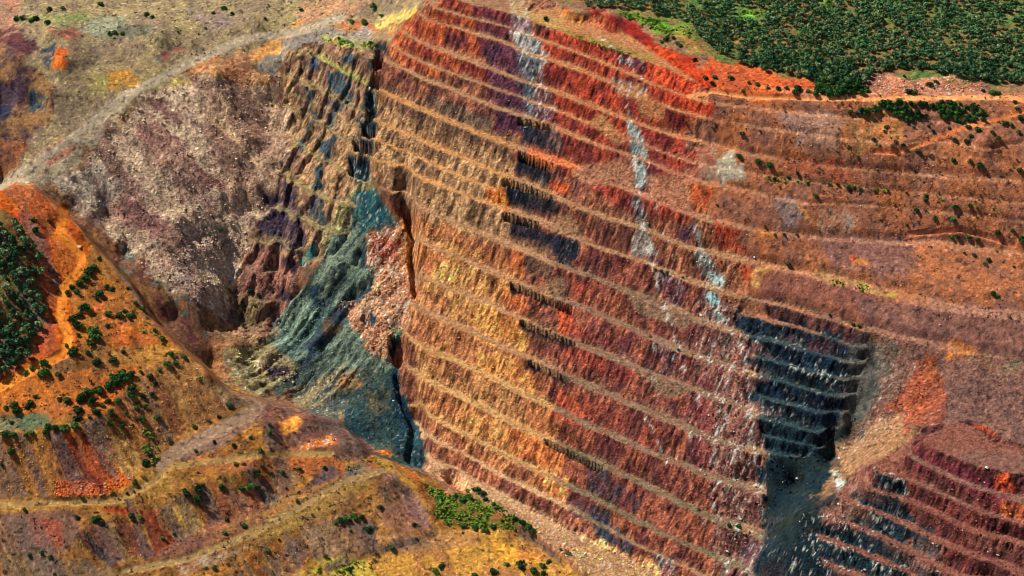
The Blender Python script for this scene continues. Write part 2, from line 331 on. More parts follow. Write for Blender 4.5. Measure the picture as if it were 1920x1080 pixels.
# heaped windrow edges / tracks are flattened
TRACKS = [
([(118,395),(112,430),(150,480),(152,500),(118,540),(112,590),(128,630),(120,665),(60,692),(0,725),(-80,760)], 8, (222,128,44)),
([(1290,180),(1335,173),(1400,182),(1520,186),(1640,184),(1760,183),(1890,182),(1930,190),(2000,200)], 3.2, (236,150,92)),
([(1925,205),(1880,222),(1800,240),(1740,265),(1680,287),(1640,285)], 3.4, (214,120,70)),
([(0,348),(120,270),(250,172),(350,118),(460,72),(560,58),(640,30)], 7, (166,148,122)),
([(300,870),(340,840),(420,800),(480,765)], 12, (140,112,88)),
([(-60,945),(120,942),(220,938),(290,900),(320,872),(420,862),(500,850),(620,850)], 6, (156,120,70)),
([(230,1072),(340,1050),(450,1010),(560,950),(640,905),(720,880)], 6, (150,120,76)),
([(1900,462),(1850,445),(1800,435),(1700,440)], 3, (196,120,84)),
]
def dist_line(pts, u, v):
    d = np.full(u.shape, 1e9)
    for (a, b), (c, e) in zip(pts[:-1], pts[1:]):
        L2 = (c-a)**2+(e-b)**2; t = np.clip(((u-a)*(c-a)+(v-b)*(e-b))/L2, 0, 1)
        d = np.minimum(d, np.hypot(u-a-t*(c-a), v-b-t*(e-b)))
    return d
trk = np.zeros(X.shape); tcol = np.zeros(X.shape+(3,))
for pts, w, tc_ in TRACKS:
    d = dist_line(pts, UU, VV)
    k = np.clip((w+3-d)/5, 0, 1); tcol = np.where((k > trk)[..., None], np.array(tc_, float), tcol); trk = np.maximum(trk, k)
Z = Z*(1-trk)+(ZS-0.7+0.1*fineN)*trk
# ------------------------------------------------------------------ rock colours (display values, some shade painted in)
CA = np.zeros((NV, NU, 3)); CB = np.zeros((NV, NU, 3)); CF = np.zeros((NV, NU, 3)); CW = np.zeros((NV, NU))
def paint(pts, a, b=None, w=0.0):
    b = a if b is None else b
    s_, m = polymask(pts)
    for M, c in ((CA, a), (CB, b)):
        for q in range(3): M[s_][..., q][m] = c[q]
    CW[s_][m] = w
def tint(pts, a, b, k):
    s_, m = polymask(pts); m = (blur(np.pad(m.astype(float), 0), 6)*k)[..., None]
    CA[s_] = CA[s_]*(1-m)+np.array(a, float)*m; CB[s_] = CB[s_]*(1-m)+np.array(b, float)*m
def paintf(pts, a):
    s_, m = polymask(pts)
    for q in range(3): CF[s_][..., q][m] = a[q]
ALLP = [(-500,-300),(2500,-300),(2500,1500),(-500,1500)]
#COLOURS
paint(ALLP, (150,110,75), (120,90,70)); paintf(ALLP, (160,120,85))
# --- far left plain, haul road country
paint([(-500,-300),(900,-300),(820,0),(740,60),(700,90),(540,100),(400,140),(250,190),(0,360),(-500,420)], (158,138,96), (132,112,88))
paint([(-500,-300),(60,-300),(40,60),(0,70),(-500,90)], (170,120,95), (150,120,95))
paint([(90,55),(150,48),(170,70),(120,80)], (165,100,75), (130,85,70))
paint([(155,30),(230,25),(240,60),(190,75),(150,60)], (150,150,120), (130,120,95))
paint([(230,48),(285,50),(270,70),(235,68)], (90,95,80), (110,105,85))
paint([(30,40),(110,20),(180,30),(100,45)], (120,135,75), (150,140,90))
paint([(350,20),(440,25),(450,45),(380,60)], (135,115,105), (150,130,100))
paint([(560,0),(700,0),(640,40),(560,50)], (185,140,100), (165,125,95))
paint([(630,40),(760,35),(740,60),(640,75)], (185,105,65), (160,120,75))
paint([(700,40),(770,25),(790,30),(760,42),(715,60)], (215,190,100), (180,160,90))
paint([(770,22),(810,8),(798,24),(765,36)], (235,175,80), (220,160,80))
paint([(460,100),(555,40),(570,35),(560,60),(500,110),(450,120)], (232,165,92), (190,125,70))
paint([(540,55),(700,55),(700,75),(560,95),(520,140),(470,120),(520,95)], (150,138,122), (135,122,110))
paint([(600,70),(700,78),(705,95),(640,90)], (175,180,75), (150,140,80))
paint([(350,130),(420,85),(415,100),(370,145)], (190,110,65), (170,130,85))
paint([(200,130),(250,125),(260,165),(210,170)], (185,130,60), (160,130,70))
paint([(160,130),(210,135),(205,180),(160,175)], (160,150,80), (150,130,90))
paint([(290,98),(345,90),(330,108),(300,110)], (110,120,110), (180,100,80))
# haul ramp
paint([(-100,420),(0,350),(130,250),(250,160),(200,250),(120,330),(60,360),(-100,460)], (172,155,122), (150,132,110))
paint([(60,300),(160,225),(180,235),(90,310)], (180,120,95), (165,145,115))
# far left rocks
paint([(-300,60),(0,60),(60,75),(70,95),(40,110),(70,130),(100,150),(110,200),(60,250),(0,310),(-300,400)], (150,110,70), (70,50,60))
paint([(-300,60),(0,55),(50,70),(65,92),(20,95),(0,80)], (110,60,55), (80,50,55))
paint([(0,150),(35,165),(25,215),(0,230),(-100,230),(-100,150)], (45,50,70), (80,60,70))
paint([(55,175),(82,178),(78,205),(58,202)], (60,75,85), (110,100,90))
paint([(85,88),(98,90),(98,130),(90,128)], (40,60,80), (60,70,80))
paint([(98,95),(122,98),(120,125),(105,128)], (225,120,40), (190,90,40))
paint([(0,260),(50,270),(40,310),(0,330)], (170,100,65), (130,85,60))
# collapsed slope
paint([(140,330),(250,190),(400,120),(530,140),(535,300),(520,380),(470,450),(420,600),(300,540),(200,450),(110,360)], (210,178,146), (152,118,102), 0.0)
paint([(350,130),(430,110),(520,150),(500,165),(400,145)], (205,150,100), (170,115,80))
paint([(320,150),(350,148),(345,165),(325,163)], (225,195,110), (200,160,100))
paint([(380,160),(530,160),(530,330),(440,420),(400,300)], (210,172,136), (158,122,102), 0.0)
paint([(440,90),(480,105),(440,130)], (200,140,90), (170,120,90))
paint([(275,190),(300,182),(330,225),(318,232)], (136,98,88), (112,84,82))
paint([(250,240),(300,225),(345,285),(430,350),(380,350),(300,300)], (150,108,96), (190,150,124))
paint([(190,360),(260,370),(330,430),(310,450),(230,410)], (146,104,96), (184,144,120))
paint([(100,340),(180,300),(230,330),(220,380),(150,400)], (196,176,150), (150,126,112), 0.08)
# pale fan
paint([(330,470),(400,440),(470,450),(440,500),(425,560),(415,600),(350,560),(290,500)], (196,160,132), (160,128,112), 0.25)
paint([(370,500),(440,480),(425,600),(395,590)], (205,172,140), (170,140,120), 0.3)
# cells at the foot of the near wall
paint([(100,380),(200,440),(330,560),(430,640),(500,760),(400,760),(335,645),(290,600),(240,535),(200,480),(150,425)], (165,115,72), (118,80,62))
for a in [(236,480),(236,510),(295,534),(335,565),(345,585),(385,625)]:
    paint([(a[0]-10,a[1]-5),(a[0]+12,a[1]-4),(a[0]+16,a[1]+6),(a[0]-6,a[1]+4)], (85,100,95), (110,110,95))
for a,b,c in [(222,450,510),(265,475,545),(308,560,610),(355,585,650),(402,640,690)]:
    paint([(a-4,b),(a+5,b+5),(a+5,c),(a-4,c-8)], (120,70,55), (95,55,55))
# spur
paint(SPUR, (172,132,88), (112,80,66))
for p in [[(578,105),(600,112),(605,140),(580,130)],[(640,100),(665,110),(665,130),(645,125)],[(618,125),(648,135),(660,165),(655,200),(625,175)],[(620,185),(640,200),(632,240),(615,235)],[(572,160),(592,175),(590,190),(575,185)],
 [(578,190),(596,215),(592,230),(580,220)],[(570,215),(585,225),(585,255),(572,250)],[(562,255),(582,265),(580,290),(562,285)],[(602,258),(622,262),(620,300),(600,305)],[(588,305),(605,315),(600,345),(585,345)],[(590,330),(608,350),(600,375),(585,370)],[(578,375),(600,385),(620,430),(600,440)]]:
    paint(p, (52,78,86), (72,76,84))  # shaded right-facing sides of the flutes, painted blue-grey
for p in [[(540,330),(556,345),(562,480),(545,475)],[(538,390),(552,400),(556,470),(548,470)],[(500,360),(535,350),(545,470),(490,440)]]:
    paint(p, (90,66,76), (62,52,66))
paint([(446,500),(475,460),(545,480),(560,500),(540,570),(520,630),(480,640),(430,610)], (150,100,80), (100,70,60))
paint([(500,485),(540,490),(540,530),(515,520)], (170,110,85), (130,85,70))
paint([(440,560),(500,560),(480,620),(430,610)], (130,110,70), (110,85,65))
for p in [[(518,478),(545,482),(545,510),(520,505)],[(520,540),(545,555),(545,575),(520,570)]]:
    paint(p, (62,46,58), (80,60,62))
paint([(640,370),(700,330),(700,400),(660,450),(600,480),(620,420)], (160,150,95), (130,110,80))
# teal slab
paint([(555,492),(590,460),(598,470),(590,490),(565,500)], (70,150,145), (50,110,115))
# dark end faces
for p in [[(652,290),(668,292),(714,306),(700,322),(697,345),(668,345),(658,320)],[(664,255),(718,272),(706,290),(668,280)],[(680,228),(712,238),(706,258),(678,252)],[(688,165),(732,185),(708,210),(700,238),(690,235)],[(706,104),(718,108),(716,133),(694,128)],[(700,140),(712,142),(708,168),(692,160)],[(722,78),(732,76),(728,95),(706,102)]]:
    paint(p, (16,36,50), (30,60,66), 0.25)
# teal shoulder
paint([(668,365),(700,360),(745,405),(752,425),(720,430),(690,440),(665,430),(662,400)], (78,128,120), (38,84,94), 0.16)
paint([(720,400),(745,405),(752,425),(735,432)], (24,66,84), (40,90,100))
# talus area
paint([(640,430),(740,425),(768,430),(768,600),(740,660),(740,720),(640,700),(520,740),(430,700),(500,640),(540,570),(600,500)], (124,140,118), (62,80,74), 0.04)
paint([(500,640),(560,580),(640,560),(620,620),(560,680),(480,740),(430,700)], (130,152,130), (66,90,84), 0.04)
paint([(690,440),(760,425),(768,520),(765,600),(745,640),(735,680),(690,660),(650,590),(630,565),(700,550),(690,500)], (212,150,106), (160,100,72), 0.45)
paint([(630,560),(700,555),(740,580),(700,600),(650,590)], (224,180,130), (180,120,90), 0.4)
paint([(704,535),(716,532),(712,550),(702,548)], (245,210,120))
paint([(700,455),(745,440),(765,460),(765,490),(700,480)], (190,110,85), (150,80,60), 0.3)
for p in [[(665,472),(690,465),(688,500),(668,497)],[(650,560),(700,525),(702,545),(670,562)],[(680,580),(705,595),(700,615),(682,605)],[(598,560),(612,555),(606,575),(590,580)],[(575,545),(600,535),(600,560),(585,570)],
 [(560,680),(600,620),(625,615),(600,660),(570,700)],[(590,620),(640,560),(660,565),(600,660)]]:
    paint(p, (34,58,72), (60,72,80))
paint([(610,600),(635,595),(635,620),(612,625)], (120,96,70), (90,76,62))
paint([(430,650),(520,640),(560,690),(500,740),(430,730)], (150,135,90), (120,110,85), 0.1)
paint([(440,655),(520,690),(560,700),(530,720),(440,670)], (205,180,100), (150,120,90), 0.5)
paint([(490,680),(540,690),(545,712),(505,708)], (72,56,66), (60,60,72))
paint([(540,740),(640,680),(720,700),(720,760),(640,790),(560,765)], (140,125,90), (80,90,85), 0.1)
paint([(640,700),(700,705),(700,740),(650,745)], (168,120,82), (150,130,80))
# gully left of the high wall
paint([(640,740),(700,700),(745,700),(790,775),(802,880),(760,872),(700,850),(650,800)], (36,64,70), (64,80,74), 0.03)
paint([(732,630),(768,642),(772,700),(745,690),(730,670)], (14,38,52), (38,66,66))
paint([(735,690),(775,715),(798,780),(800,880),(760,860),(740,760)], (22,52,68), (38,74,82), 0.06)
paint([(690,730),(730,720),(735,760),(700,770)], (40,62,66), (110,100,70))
paint([(745,600),(765,640),(755,645),(742,635)], (70,125,95), (50,90,75))
paint([(740,375),(768,400),(755,405),(735,380)], (215,115,35), (170,80,35))
paint([(755,385),(775,380),(784,430),(784,560),(774,560),(766,480),(765,430)], (60,36,38), (34,26,38))  # gully shadow in the crack beside the wall, painted dark
# ---- HIGH WALL faces
paint(WALL, (156,96,66), (98,56,50))
paint([(700,180),(960,290),(960,470),(770,400),(700,320)], (184,140,94), (112,82,60))
paint([(705,150),(960,260),(960,300),(710,190)], (140,100,70), (84,64,58))
paint([(720,80),(830,0),(960,0),(940,160),(780,130)], (182,92,48), (116,44,38))
paint([(770,60),(830,30),(880,60),(870,110),(790,100)], (190,90,45), (130,50,38))
paint([(730,90),(820,120),(830,150),(760,130)], (200,105,50), (140,60,42))
paint([(830,60),(880,70),(870,90),(830,85)], (120,60,66), (100,48,50))
paint([(800,180),(920,220),(920,260),(800,210)], (118,92,72), (84,64,58))
paint([(880,0),(950,0),(1000,100),(990,200),(920,180),(900,60)], (120,52,56), (82,40,52))
paint([(900,90),(965,80),(985,160),(990,260),(930,240),(920,150)], (98,52,66), (70,40,58))
paint([(1000,60),(1150,60),(1330,170),(1330,330),(1200,320),(1040,240),(1000,160)], (172,66,40), (104,38,38))
paint([(1040,25),(1140,25),(1170,60),(1230,110),(1300,130),(1330,180),(1200,110),(1060,60)], (200,80,34), (136,40,32))
paint([(1038,28),(1100,28),(1090,60),(1050,55)], (225,150,70), (210,120,50))
paint([(1140,30),(1180,45),(1240,80),(1230,90),(1170,75),(1140,60)], (150,38,30), (110,30,32))
paint([(1130,60),(1200,90),(1210,110),(1150,95)], (104,40,52), (130,50,45))
paint([(1210,80),(1300,110),(1330,160),(1320,210),(1250,170),(1200,120)], (212,78,30), (160,48,28))
paint([(985,200),(1150,240),(1290,320),(1300,420),(1180,400),(1060,330)], (160,66,46), (104,42,42))
paint([(960,380),(1100,430),(1300,520),(1400,600),(1420,1080),(1250,1080),(1050,900),(960,700)], (160,92,62), (96,46,48))
paint([(770,430),(960,500),(960,640),(770,570)], (200,150,88), (134,86,54))
paint([(900,480),(960,500),(960,540),(900,510)], (205,140,70), (160,90,50))
paint([(780,455),(840,480),(830,520),(782,510)], (196,112,64), (140,76,52))
paint([(820,490),(860,500),(850,530),(815,520)], (232,190,100), (200,140,70))
paint([(780,530),(850,560),(840,600),(775,575)], (180,120,84), (130,80,60))
paint([(885,560),(1005,610),(990,670),(880,630)], (226,160,70), (190,110,50))
paint([(940,540),(985,545),(980,600),(940,590)], (206,100,50), (150,70,45))
paint([(955,555),(975,560),(985,600),(960,600)], (230,96,36), (180,70,36))
paint([(985,570),(1050,590),(1050,660),(990,640)], (140,80,56), (100,60,50))
paint([(1050,580),(1080,590),(1070,650),(1045,640)], (215,90,46), (150,50,36))
paint([(770,600),(900,640),(940,700),(880,690),(770,650)], (150,92,66), (100,58,52))
paint([(900,660),(1000,680),(1000,740),(900,700)], (218,150,70), (170,100,50))
paint([(780,665),(960,740),(1000,800),(860,745),(780,710)], (172,128,84), (110,74,56))
paint([(790,720),(960,800),(1000,870),(860,810),(800,770)], (200,130,74), (126,72,54))
paint([(880,770),(980,810),(980,850),(880,810)], (226,160,84), (180,120,64))
paint([(960,800),(1060,830),(1050,900),(960,850)], (222,104,50), (168,74,44))
paint([(1040,730),(1120,760),(1120,810),(1030,780)], (196,92,54), (140,60,46))
paint([(1000,650),(1080,680),(1060,720),(1000,700)], (176,96,64), (120,64,52))
paint([(1000,870),(1070,900),(1070,950),(1000,920)], (240,160,80), (220,110,50))
paint([(800,790),(1000,900),(1100,980),(1000,940),(850,870)], (182,110,72), (120,66,56))
paint([(800,870),(870,890),(960,940),(1080,1010),(1180,1080),(1060,1080),(1000,1003),(900,938),(805,888)], (226,160,112), (176,108,78), 0.1)
paint([(960,950),(1100,1000),(1120,1040),(1040,1020)], (236,180,122), (200,150,110), 0.2)
paint([(1060,1030),(1140,1010),(1290,1080),(1120,1100)], (240,190,110), (190,120,80), 0.2)
paint([(1060,920),(1140,960),(1150,990),(1080,960)], (70,62,72), (110,60,58))
paint([(1080,840),(1110,860),(1200,940),(1180,960),(1110,930)], (104,56,54), (64,66,76))
paint([(1100,960),(1190,1010),(1180,1040),(1120,1010)], (60,66,78), (90,58,62))
paint([(1220,1035),(1260,1040),(1270,1080),(1240,1080)], (60,80,90), (140,90,80), 0.4)
paint([(1080,480),(1180,510),(1160,560),(1080,520)], (150,80,60), (100,56,50))
paint([(1080,520),(1110,530),(1100,560),(1075,555)], (190,80,52), (140,60,48))
paint([(1060,600),(1200,680),(1180,720),(1060,670)], (182,82,54), (120,52,48))
paint([(1180,540),(1320,590),(1320,650),(1200,600)], (146,80,62), (94,56,54))
paint([(1200,720),(1300,770),(1280,820),(1180,770)], (144,76,58), (92,52,50))
paint([(1100,740),(1240,800),(1260,860),(1130,800)], (150,74,52), (110,56,50))
# bright folded zone left of the dark pit
paint([(1300,560),(1400,570),(1420,700),(1440,1000),(1400,1080),(1340,1080),(1330,900),(1300,700)], (156,106,88), (102,60,56), 0.40)
paint([(1290,700),(1340,710),(1330,900),(1290,860)], (140,70,64), (96,48,54), 0.2)
paint([(1400,1000),(1440,1010),(1560,1080),(1560,1200),(1380,1200),(1390,1040)], (130,88,84), (80,56,64), 0.5)
tint([(740,380),(960,470),(1000,640),(1070,920),(1000,930),(800,800),(770,600)], (222,148,76), (166,100,54), 0.5)
tint([(1080,470),(1400,600),(1420,1000),(1300,1060),(1050,860)], (122,62,56), (80,50,52), 0.22)
# dykes
paint([(955,-30),(985,-30),(1000,60),(985,75),(960,40)], (150,120,120), (92,60,74), 0.45)
paint([(955,55),(1000,60),(1025,110),(1010,130),(975,120)], (170,160,150), (110,110,112), 0.7)
paint([(968,75),(1000,70),(1018,98),(985,105)], (160,160,152), (110,96,100), 0.6)
paint([(968,110),(1010,115),(1030,210),(1000,245),(985,200)], (62,84,92), (84,80,92), 0.22)
paint([(1000,240),(1005,120),(1020,125),(1040,240)], (130,80,84), (100,50,56), 0.5)
paint([(1155,100),(1215,120),(1205,130),(1165,120)], (130,70,76), (80,44,54), 0.5)
paint([(1150,140),(1215,165),(1195,185),(1150,170)], (150,120,110), (90,56,60), 0.5)
paint([(1175,222),(1195,225),(1205,260),(1215,300),(1185,290)], (150,170,160), (110,90,90), 0.6)
paint([(1180,300),(1205,300),(1218,340),(1210,360),(1188,350)], (170,190,180), (100,100,105), 0.6)
paint([(1182,365),(1205,365),(1220,430),(1190,430)], (150,150,142), (100,84,88), 0.5)
paint([(1195,430),(1215,435),(1235,480),(1185,482)], (176,176,160), (130,110,100), 0.6)
paint([(1225,480),(1280,530),(1290,590),(1240,560)], (120,70,72), (84,52,62), 0.35)
paint([(1295,415),(1318,420),(1312,450),(1295,440)], (160,160,155), (120,90,90), 0.5)
paint([(1300,472),(1330,475),(1345,505),(1310,505)], (150,176,164), (130,120,112), 0.6)
paint([(1322,508),(1350,515),(1352,545),(1330,540)], (160,200,190), (130,130,125), 0.6)
paint([(1320,545),(1345,550),(1348,568),(1332,570)], (150,200,200), (130,180,180), 0.4)
paint([(1330,575),(1345,578),(1368,605),(1355,605)], (160,195,185), (120,130,125), 0.5)
paint([(1220,640),(1260,650),(1270,700),(1240,700)], (140,90,84), (90,52,58), 0.4)
paint([(1215,700),(1235,705),(1240,740),(1225,745)], (180,130,90), (120,70,60), 0.6)
# dark steep blocks
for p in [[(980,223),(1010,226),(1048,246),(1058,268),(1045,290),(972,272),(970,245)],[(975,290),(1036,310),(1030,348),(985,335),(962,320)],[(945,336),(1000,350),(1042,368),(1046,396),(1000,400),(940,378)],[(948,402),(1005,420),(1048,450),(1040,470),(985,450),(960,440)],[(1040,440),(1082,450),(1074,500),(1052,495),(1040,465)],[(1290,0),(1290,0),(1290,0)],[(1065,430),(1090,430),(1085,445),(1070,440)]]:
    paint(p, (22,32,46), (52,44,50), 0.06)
paint([(1015,235),(1050,245),(1058,285),(1035,288)], (110,84,76), (60,50,56))
paint([(1030,335),(1060,345),(1062,372),(1028,360)], (216,92,38), (180,66,34))
paint([(905,350),(945,350),(950,392),(910,378)], (232,124,40), (190,100,46))
paint([(975,440),(1040,465),(1030,530),(985,510)], (120,84,62), (90,66,56))
paint([(960,465),(985,475),(990,520),(960,510)], (214,120,56), (170,86,50))
# narrow shadow slots under the crests, painted near black
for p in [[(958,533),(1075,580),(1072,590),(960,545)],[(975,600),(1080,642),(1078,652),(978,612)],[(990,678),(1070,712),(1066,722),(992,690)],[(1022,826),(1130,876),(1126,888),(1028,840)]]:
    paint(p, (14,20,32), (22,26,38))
for p in [[(1270,420),(1290,430),(1285,460),(1268,450)]]:
    paint(p, (90,50,60), (60,40,56))
# ---- open slope to the right
paint([(1300,165),(1420,150),(1920,175),(2500,170),(2500,700),(1780,660),(1630,625),(1400,560),(1330,480),(1300,400),(1280,320)], (172,104,66), (140,92,72))
paint([(1330,100),(1560,150),(1620,175),(1400,185),(1300,160)], (206,96,44), (180,84,48))
paint([(1620,145),(1840,145),(1840,172),(1640,178)], (196,126,92), (150,96,76), 0.15)
paint([(1240,110),(1340,130),(1330,170),(1240,150)], (206,70,30), (170,54,30))
paint([(1240,150),(1330,190),(1330,230),(1240,200)], (196,66,32), (150,50,34))
paint([(1460,215),(1570,215),(1570,280),(1500,275)], (150,112,98), (165,120,96), 0.05)
paint([(1570,220),(1700,215),(1650,285),(1570,280)], (184,104,62), (160,110,70))
paint([(1640,190),(1700,200),(1690,260),(1640,240)], (180,140,80), (190,110,66))
paint([(1340,295),(1375,290),(1395,335),(1380,345),(1340,340)], (172,158,134), (160,120,96), 0.06)
paint([(1285,280),(1330,275),(1345,340),(1290,330)], (160,130,105), (150,90,70))
paint([(1260,265),(1310,290),(1300,320),(1255,300)], (170,60,34), (140,60,44))
paint([(1280,330),(1320,350),(1330,410),(1290,400)], (200,96,46), (160,76,48))
paint([(1460,290),(1620,300),(1620,345),(1470,330)], (184,96,60), (160,96,70))
paint([(1455,370),(1500,375),(1500,430),(1460,425)], (146,116,104), (130,104,96), 0.06)
paint([(1492,374),(1505,378),(1520,402),(1512,404)], (226,170,90), (190,130,70))
paint([(1530,390),(1600,395),(1600,440),(1545,435)], (150,124,104), (170,110,80))
paint([(1335,415),(1385,430),(1370,450),(1340,440)], (176,66,42), (150,60,44))
paint([(1345,445),(1400,470),(1395,482),(1350,465)], (196,74,40), (150,64,46))
paint([(1415,430),(1450,437),(1448,444),(1420,442)], (216,124,50), (200,110,50))
paint([(1385,490),(1430,500),(1420,530),(1395,525)], (190,84,44), (150,70,50))
paint([(1420,495),(1465,505),(1470,530),(1430,545),(1410,540)], (220,170,104), (180,120,76))
paint([(1540,440),(1700,450),(1700,520),(1560,500)], (142,98,86), (130,88,76))
paint([(1590,478),(1640,485),(1640,500),(1600,498)], (200,130,70), (190,90,60))
paint([(1440,505),(1680,555),(1640,620),(1420,560)], (156,98,74), (134,84,72))
paint([(1530,515),(1680,550),(1680,558),(1530,523)], (170,165,60), (160,120,60))
paint([(1600,560),(2500,600),(2500,700),(1780,670),(1640,640)], (148,100,84), (128,88,78))
paint([(1640,640),(1760,660),(1720,760),(1640,840),(1600,880),(1560,860),(1640,760)], (140,102,86), (118,84,76), 0.08)
paint([(1760,650),(2500,690),(2500,860),(1900,880),(1760,800)], (134,94,80), (116,84,76))
paint([(1775,640),(1830,650),(1820,668),(1780,665)], (205,120,62), (180,110,66))
paint([(1800,665),(1920,685),(1920,720),(1820,690)], (130,112,90), (150,90,72))
paint([(1700,690),(1760,655),(1775,720),(1770,790),(1720,800),(1660,830),(1620,850),(1680,760)], (176,92,60), (136,76,60), 0.06)
paint([(1725,660),(1762,655),(1766,720),(1740,730)], (178,98,60), (146,78,56))
paint([(1590,840),(1660,770),(1690,780),(1620,850)], (156,110,88), (124,86,72), 0.1)
paint([(1820,800),(1860,806),(1905,860),(1880,866),(1830,830)], (204,78,36), (170,60,36))
# dark pit
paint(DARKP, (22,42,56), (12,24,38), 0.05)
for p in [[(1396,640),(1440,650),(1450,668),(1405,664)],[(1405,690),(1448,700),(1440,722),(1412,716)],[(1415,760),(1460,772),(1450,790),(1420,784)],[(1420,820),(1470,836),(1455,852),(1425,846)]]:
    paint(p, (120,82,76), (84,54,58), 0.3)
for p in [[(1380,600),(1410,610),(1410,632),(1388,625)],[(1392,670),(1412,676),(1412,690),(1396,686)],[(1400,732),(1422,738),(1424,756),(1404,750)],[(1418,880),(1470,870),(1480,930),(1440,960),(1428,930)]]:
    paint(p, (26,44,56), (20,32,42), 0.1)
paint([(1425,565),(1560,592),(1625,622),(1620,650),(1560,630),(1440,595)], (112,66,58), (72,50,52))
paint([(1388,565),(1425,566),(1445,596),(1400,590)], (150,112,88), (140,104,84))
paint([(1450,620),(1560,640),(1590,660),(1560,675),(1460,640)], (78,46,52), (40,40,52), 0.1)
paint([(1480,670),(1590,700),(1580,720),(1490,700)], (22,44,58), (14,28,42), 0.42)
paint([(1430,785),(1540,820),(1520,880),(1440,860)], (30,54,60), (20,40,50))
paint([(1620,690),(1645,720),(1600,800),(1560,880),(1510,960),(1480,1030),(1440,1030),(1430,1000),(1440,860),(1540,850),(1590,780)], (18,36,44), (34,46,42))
paint([(1600,680),(1650,640),(1690,660),(1640,720),(1600,730)], (110,104,92), (130,96,80))
paint([(1560,860),(1620,850),(1640,880),(1590,900)], (120,84,70), (90,76,64))
# stairs on the lower right
paint(STAIR, (118,58,50), (82,44,44))
paint([(1430,1000),(1490,945),(1560,925),(1620,905),(1690,930),(1745,1000),(1750,1100),(1400,1100)], (30,48,56), (58,50,54), 0.04)
paint([(1545,905),(1620,885),(1650,915),(1600,930)], (138,92,76), (110,80,66))
paint([(1515,955),(1600,935),(1640,990),(1580,975)], (140,96,80), (110,84,70))
paint([(1530,990),(1580,1000),(1600,1020),(1560,1012)], (140,92,76), (110,84,70))
paint([(1720,835),(1900,920),(1920,960),(1800,920),(1700,860)], (120,52,56), (92,40,46))
paint([(1870,880),(1900,900),(1905,930),(1870,920)], (200,80,36), (150,50,36))
paint([(1880,940),(1920,945),(1920,980),(1880,970)], (204,100,50), (170,80,50))
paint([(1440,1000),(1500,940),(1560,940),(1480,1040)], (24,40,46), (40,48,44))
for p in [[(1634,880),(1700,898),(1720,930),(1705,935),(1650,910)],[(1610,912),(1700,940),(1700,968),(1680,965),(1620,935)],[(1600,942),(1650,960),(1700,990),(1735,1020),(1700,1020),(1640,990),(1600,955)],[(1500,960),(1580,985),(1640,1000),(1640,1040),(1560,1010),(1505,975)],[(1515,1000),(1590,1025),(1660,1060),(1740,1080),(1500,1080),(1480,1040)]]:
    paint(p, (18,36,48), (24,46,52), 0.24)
paint([(1555,890),(1585,900),(1580,915),(1560,910)], (190,205,196), (120,130,130), 0.5)
paint([(1700,1010),(1770,1020),(1760,1080),(1700,1080)], (130,80,66), (90,80,76))
# ---- flats
paintf(WALL, (170,128,92))
paintf([(1000,0),(1400,100),(1400,400),(1000,260)], (186,128,84))
paintf([(1040,50),(1220,105),(1220,120),(1040,66)], (160,140,70))
paintf([(960,0),(1060,40),(1050,60),(960,35)], (190,150,90))
paintf([(1180,250),(1330,300),(1300,420),(1040,340)], (178,120,90))
paintf([(1080,300),(1200,340),(1170,400),(1080,370)], (176,124,94))
paintf([(1000,260),(1100,310),(1060,330),(980,300)], (225,125,75))
paintf([(700,150),(960,260),(960,330),(700,230)], (190,136,84))
paintf([(700,230),(960,330),(960,400),(700,320)], (196,140,86))
paintf([(1040,460),(1400,640),(1400,1080),(1040,900)], (142,112,88))
paintf([(770,600),(1040,720),(1040,900),(770,780)], (196,152,96))
paintf([(1050,830),(1420,1000),(1420,1100),(1050,960)], (130,112,84))
paintf([(770,780),(1100,960),(1060,1000),(780,860)], (200,158,114))
paintf(SPUR, (150,132,88))
paintf([(600,90),(700,110),(700,160),(600,130)], (170,170,84))
paintf([(440,440),(560,500),(520,640),(420,620)], (150,116,92))
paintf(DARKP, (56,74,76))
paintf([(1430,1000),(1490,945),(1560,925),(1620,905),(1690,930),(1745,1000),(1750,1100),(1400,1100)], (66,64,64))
paintf([(1580,620),(1660,620),(1670,760),(1620,820),(1560,820)], (92,90,82))
paintf([(1385,556),(1480,568),(1630,622),(1600,640),(1500,622),(1388,595)], (180,120,84))
paintf(STAIR, (140,88,72))
paintf([(1690,838),(2000,860),(2000,1000),(1760,940)], (136,96,82))
# ---- foreground dumps
FG = FG_CREST+[(1300,1400),(-500,1400),(-500,330)]
paint(FG, (168,118,54), (126,88,46))
paint([(-500,330),(60,345),(100,380),(150,425),(170,470),(130,560),(150,660),(0,720),(-500,740)], (214,112,36), (180,84,32))
paint([(0,350),(60,345),(100,380),(90,400),(20,370)], (170,100,60), (190,96,44))
paint([(10,390),(60,400),(100,470),(90,560),(60,500),(40,430)], (216,92,38), (190,74,34))
paint([(60,580),(100,600),(110,660),(60,680),(20,680)], (196,88,44), (170,90,48))
paint([(-500,390),(10,395),(50,430),(75,480),(82,600),(55,665),(0,700),(-500,720)], (90,96,46), (120,90,44))
paint([(150,500),(240,535),(300,610),(330,650),(250,660),(150,650),(130,590)], (186,118,46), (160,104,50))
paint([(190,590),(280,620),(300,640),(210,650)], (204,104,50), (196,112,50))
paint([(155,575),(200,562),(195,580),(160,585)], (225,125,70), (214,120,60))
paint([(200,655),(330,645),(385,690),(330,720),(180,700)], (182,132,62), (168,112,60))
paint([(0,720),(60,700),(250,690),(200,740),(100,790),(0,790)], (196,116,46), (170,104,52))
paint([(0,780),(90,775),(100,800),(0,812)], (92,112,80), (112,110,76))
paint([(110,760),(220,690),(330,690),(300,760),(200,800)], (196,106,46), (166,104,52))
paint([(250,700),(340,660),(430,745),(420,775),(300,845),(260,800),(220,760)], (176,126,68), (148,104,62))
